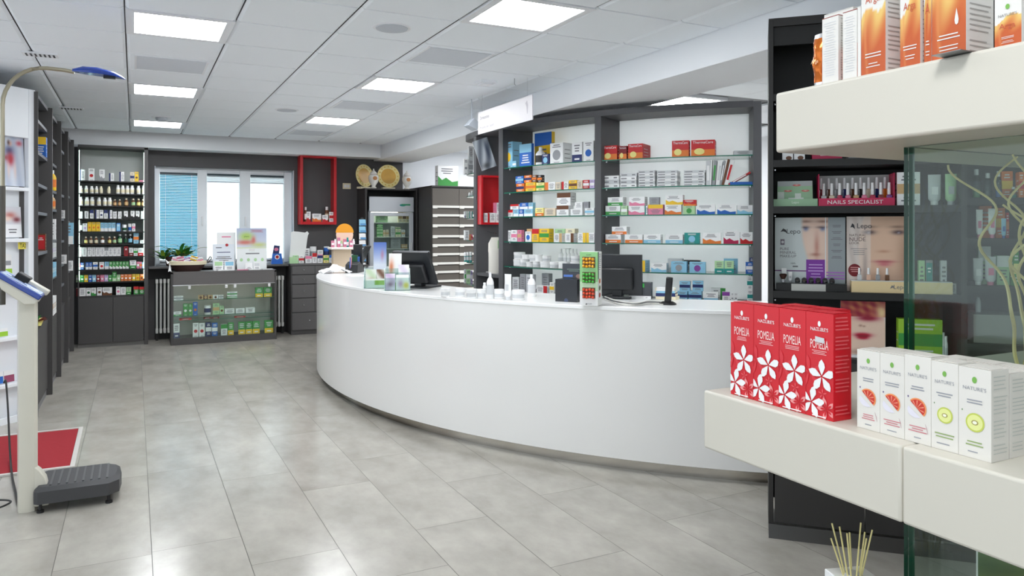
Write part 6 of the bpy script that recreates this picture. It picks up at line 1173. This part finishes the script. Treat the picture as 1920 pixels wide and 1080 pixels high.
# willow branches in the glass case
t = thing('willow_branches', 'curly dried willow branches inside the glass case', 'dried branches', (1.445, .79, 1.1685), 0); BRM = M((206,192,140), .7)
P('base_tie', MB().lathe([(.012,0),(.014,.01),(.011,.03)], M('tan', .7), n=14))
for k in range(11):
    a0 = random.uniform(0, 2*PI); n_ = 60; pts = []; rs = []; drift = random.uniform(-.13, .09); dy = random.uniform(-.06, .06); H_ = .475*random.uniform(.78, .995); fr = random.uniform(14, 26); am = random.uniform(.012, .026)
    for i in range(n_): s = i/(n_-1); z = .02+(H_-.02)*s; e = min(1, s*3); pts.append((drift*s**1.3+am*e*math.sin(fr*s+a0), dy*s+am*e*.8*math.cos(fr*.8*s+a0), z)); rs.append(.0032*(1-.6*s)+.0007)
    P('branch', MB().tube(pts, rs, BRM, 6))
# reed diffuser
t = thing('reed_diffuser', 'white reed diffuser with pale wooden sticks low in front of the stand', 'diffuser', (1.158, .93, .7205), -.3)
P('box_body', MB().box(-.035,.04,-.035,.035,0,.155,M('white', .4)), bev=.002); P('opening', MB().lathe([(.014,.155),(.014,.16)], M('pale_grey', .3))); P('front_label', MB().rect(-.03,.035,.1,.14,-.0356,M('pale_grey')))
for k in range(11):
    a = 2*PI*k/11; P('reed', MB().tube([(.006*math.cos(a), .006*math.sin(a), .12), (.036*math.cos(a)*(1 if k % 3 else .75)-.004, .03*math.sin(a), .232+.012*math.sin(k*2.1))], .0014, M((226,214,150), .6), 6))
# things behind the lower glass
def lemon(s, t_):
    c = mixc((40,70,46), (120,150,90), .5+.5*math.sin(s*13+t_*7)*math.cos(t_*15)); c = mixc(c, (214,206,50), 1.3*g2(s, t_, .75, .62, .2, .13)+1.3*g2(s, t_, .15, .2, .18, .2)+.9*g2(s, t_, .25, .6, .12, .12)); return mixc(c, (230,226,130), g2(s, t_, .45, .35, .12, .08))
t = thing('scenery_card', 'green and yellow lemon printed card behind the lower glass', 'poster', (1.66, .70, .7205), -.55)
P('print', MB().box(-.3,.3,0,.006,0,.31,M('white')).paint(-.3,.3,0,.31,-.0008,44,26,lemon), smooth=False); P('foot', MB().box(-.1,.1,.0065,.08,0,.006,M('white')))
for i, (X_, Y_, w, h, c1, c2, st, lb) in enumerate(((1.50,.62,.09,.16,'light_blue','navy','t','blue and white carton standing behind the lower glass'), (1.60,.66,.06,.23,'white','red','t','white and red carton behind the lower glass'))):
    o, d = product('c', w, h, c1, c2, .05, st); o.location = (X_, Y_-.07, .7205); o.rotation_euler = (0,0,-.7); tag(o, lb, 'box', 'cartons behind the lower glass')

# ================================================================== WORLD, CAMERA
wd = bpy.data.worlds.new('daylight'); SC.world = wd; wd.use_nodes = True; nt = wd.node_tree; bg = nt.nodes['Background']; bg.inputs['Color'].default_value = (.84,.93,1,1); bg.inputs['Strength'].default_value = .78
cd = bpy.data.cameras.new('camera'); co = bpy.data.objects.new('camera', cd); COL.objects.link(co); co.location = (0,0,H); co.rotation_euler = (PI/2, 0, -TH)
cd.sensor_width = 36; cd.lens = F/1920*36; cd.shift_y = -110/1920; cd.clip_start = .05; cd.clip_end = 100; SC.camera = co
vs_ = SC.view_settings; vs_.view_transform = 'Standard'; vs_.look = 'None'; vs_.gamma = 1; vs_.exposure = 1.16; vs_.use_curve_mapping = False
SC.cycles.max_bounces = 10; SC.cycles.diffuse_bounces = 7; SC.cycles.glossy_bounces = 4; SC.cycles.transparent_max_bounces = 24; SC.cycles.caustics_reflective = False; SC.cycles.caustics_refractive = False; SC.cycles.sample_clamp_indirect = 6
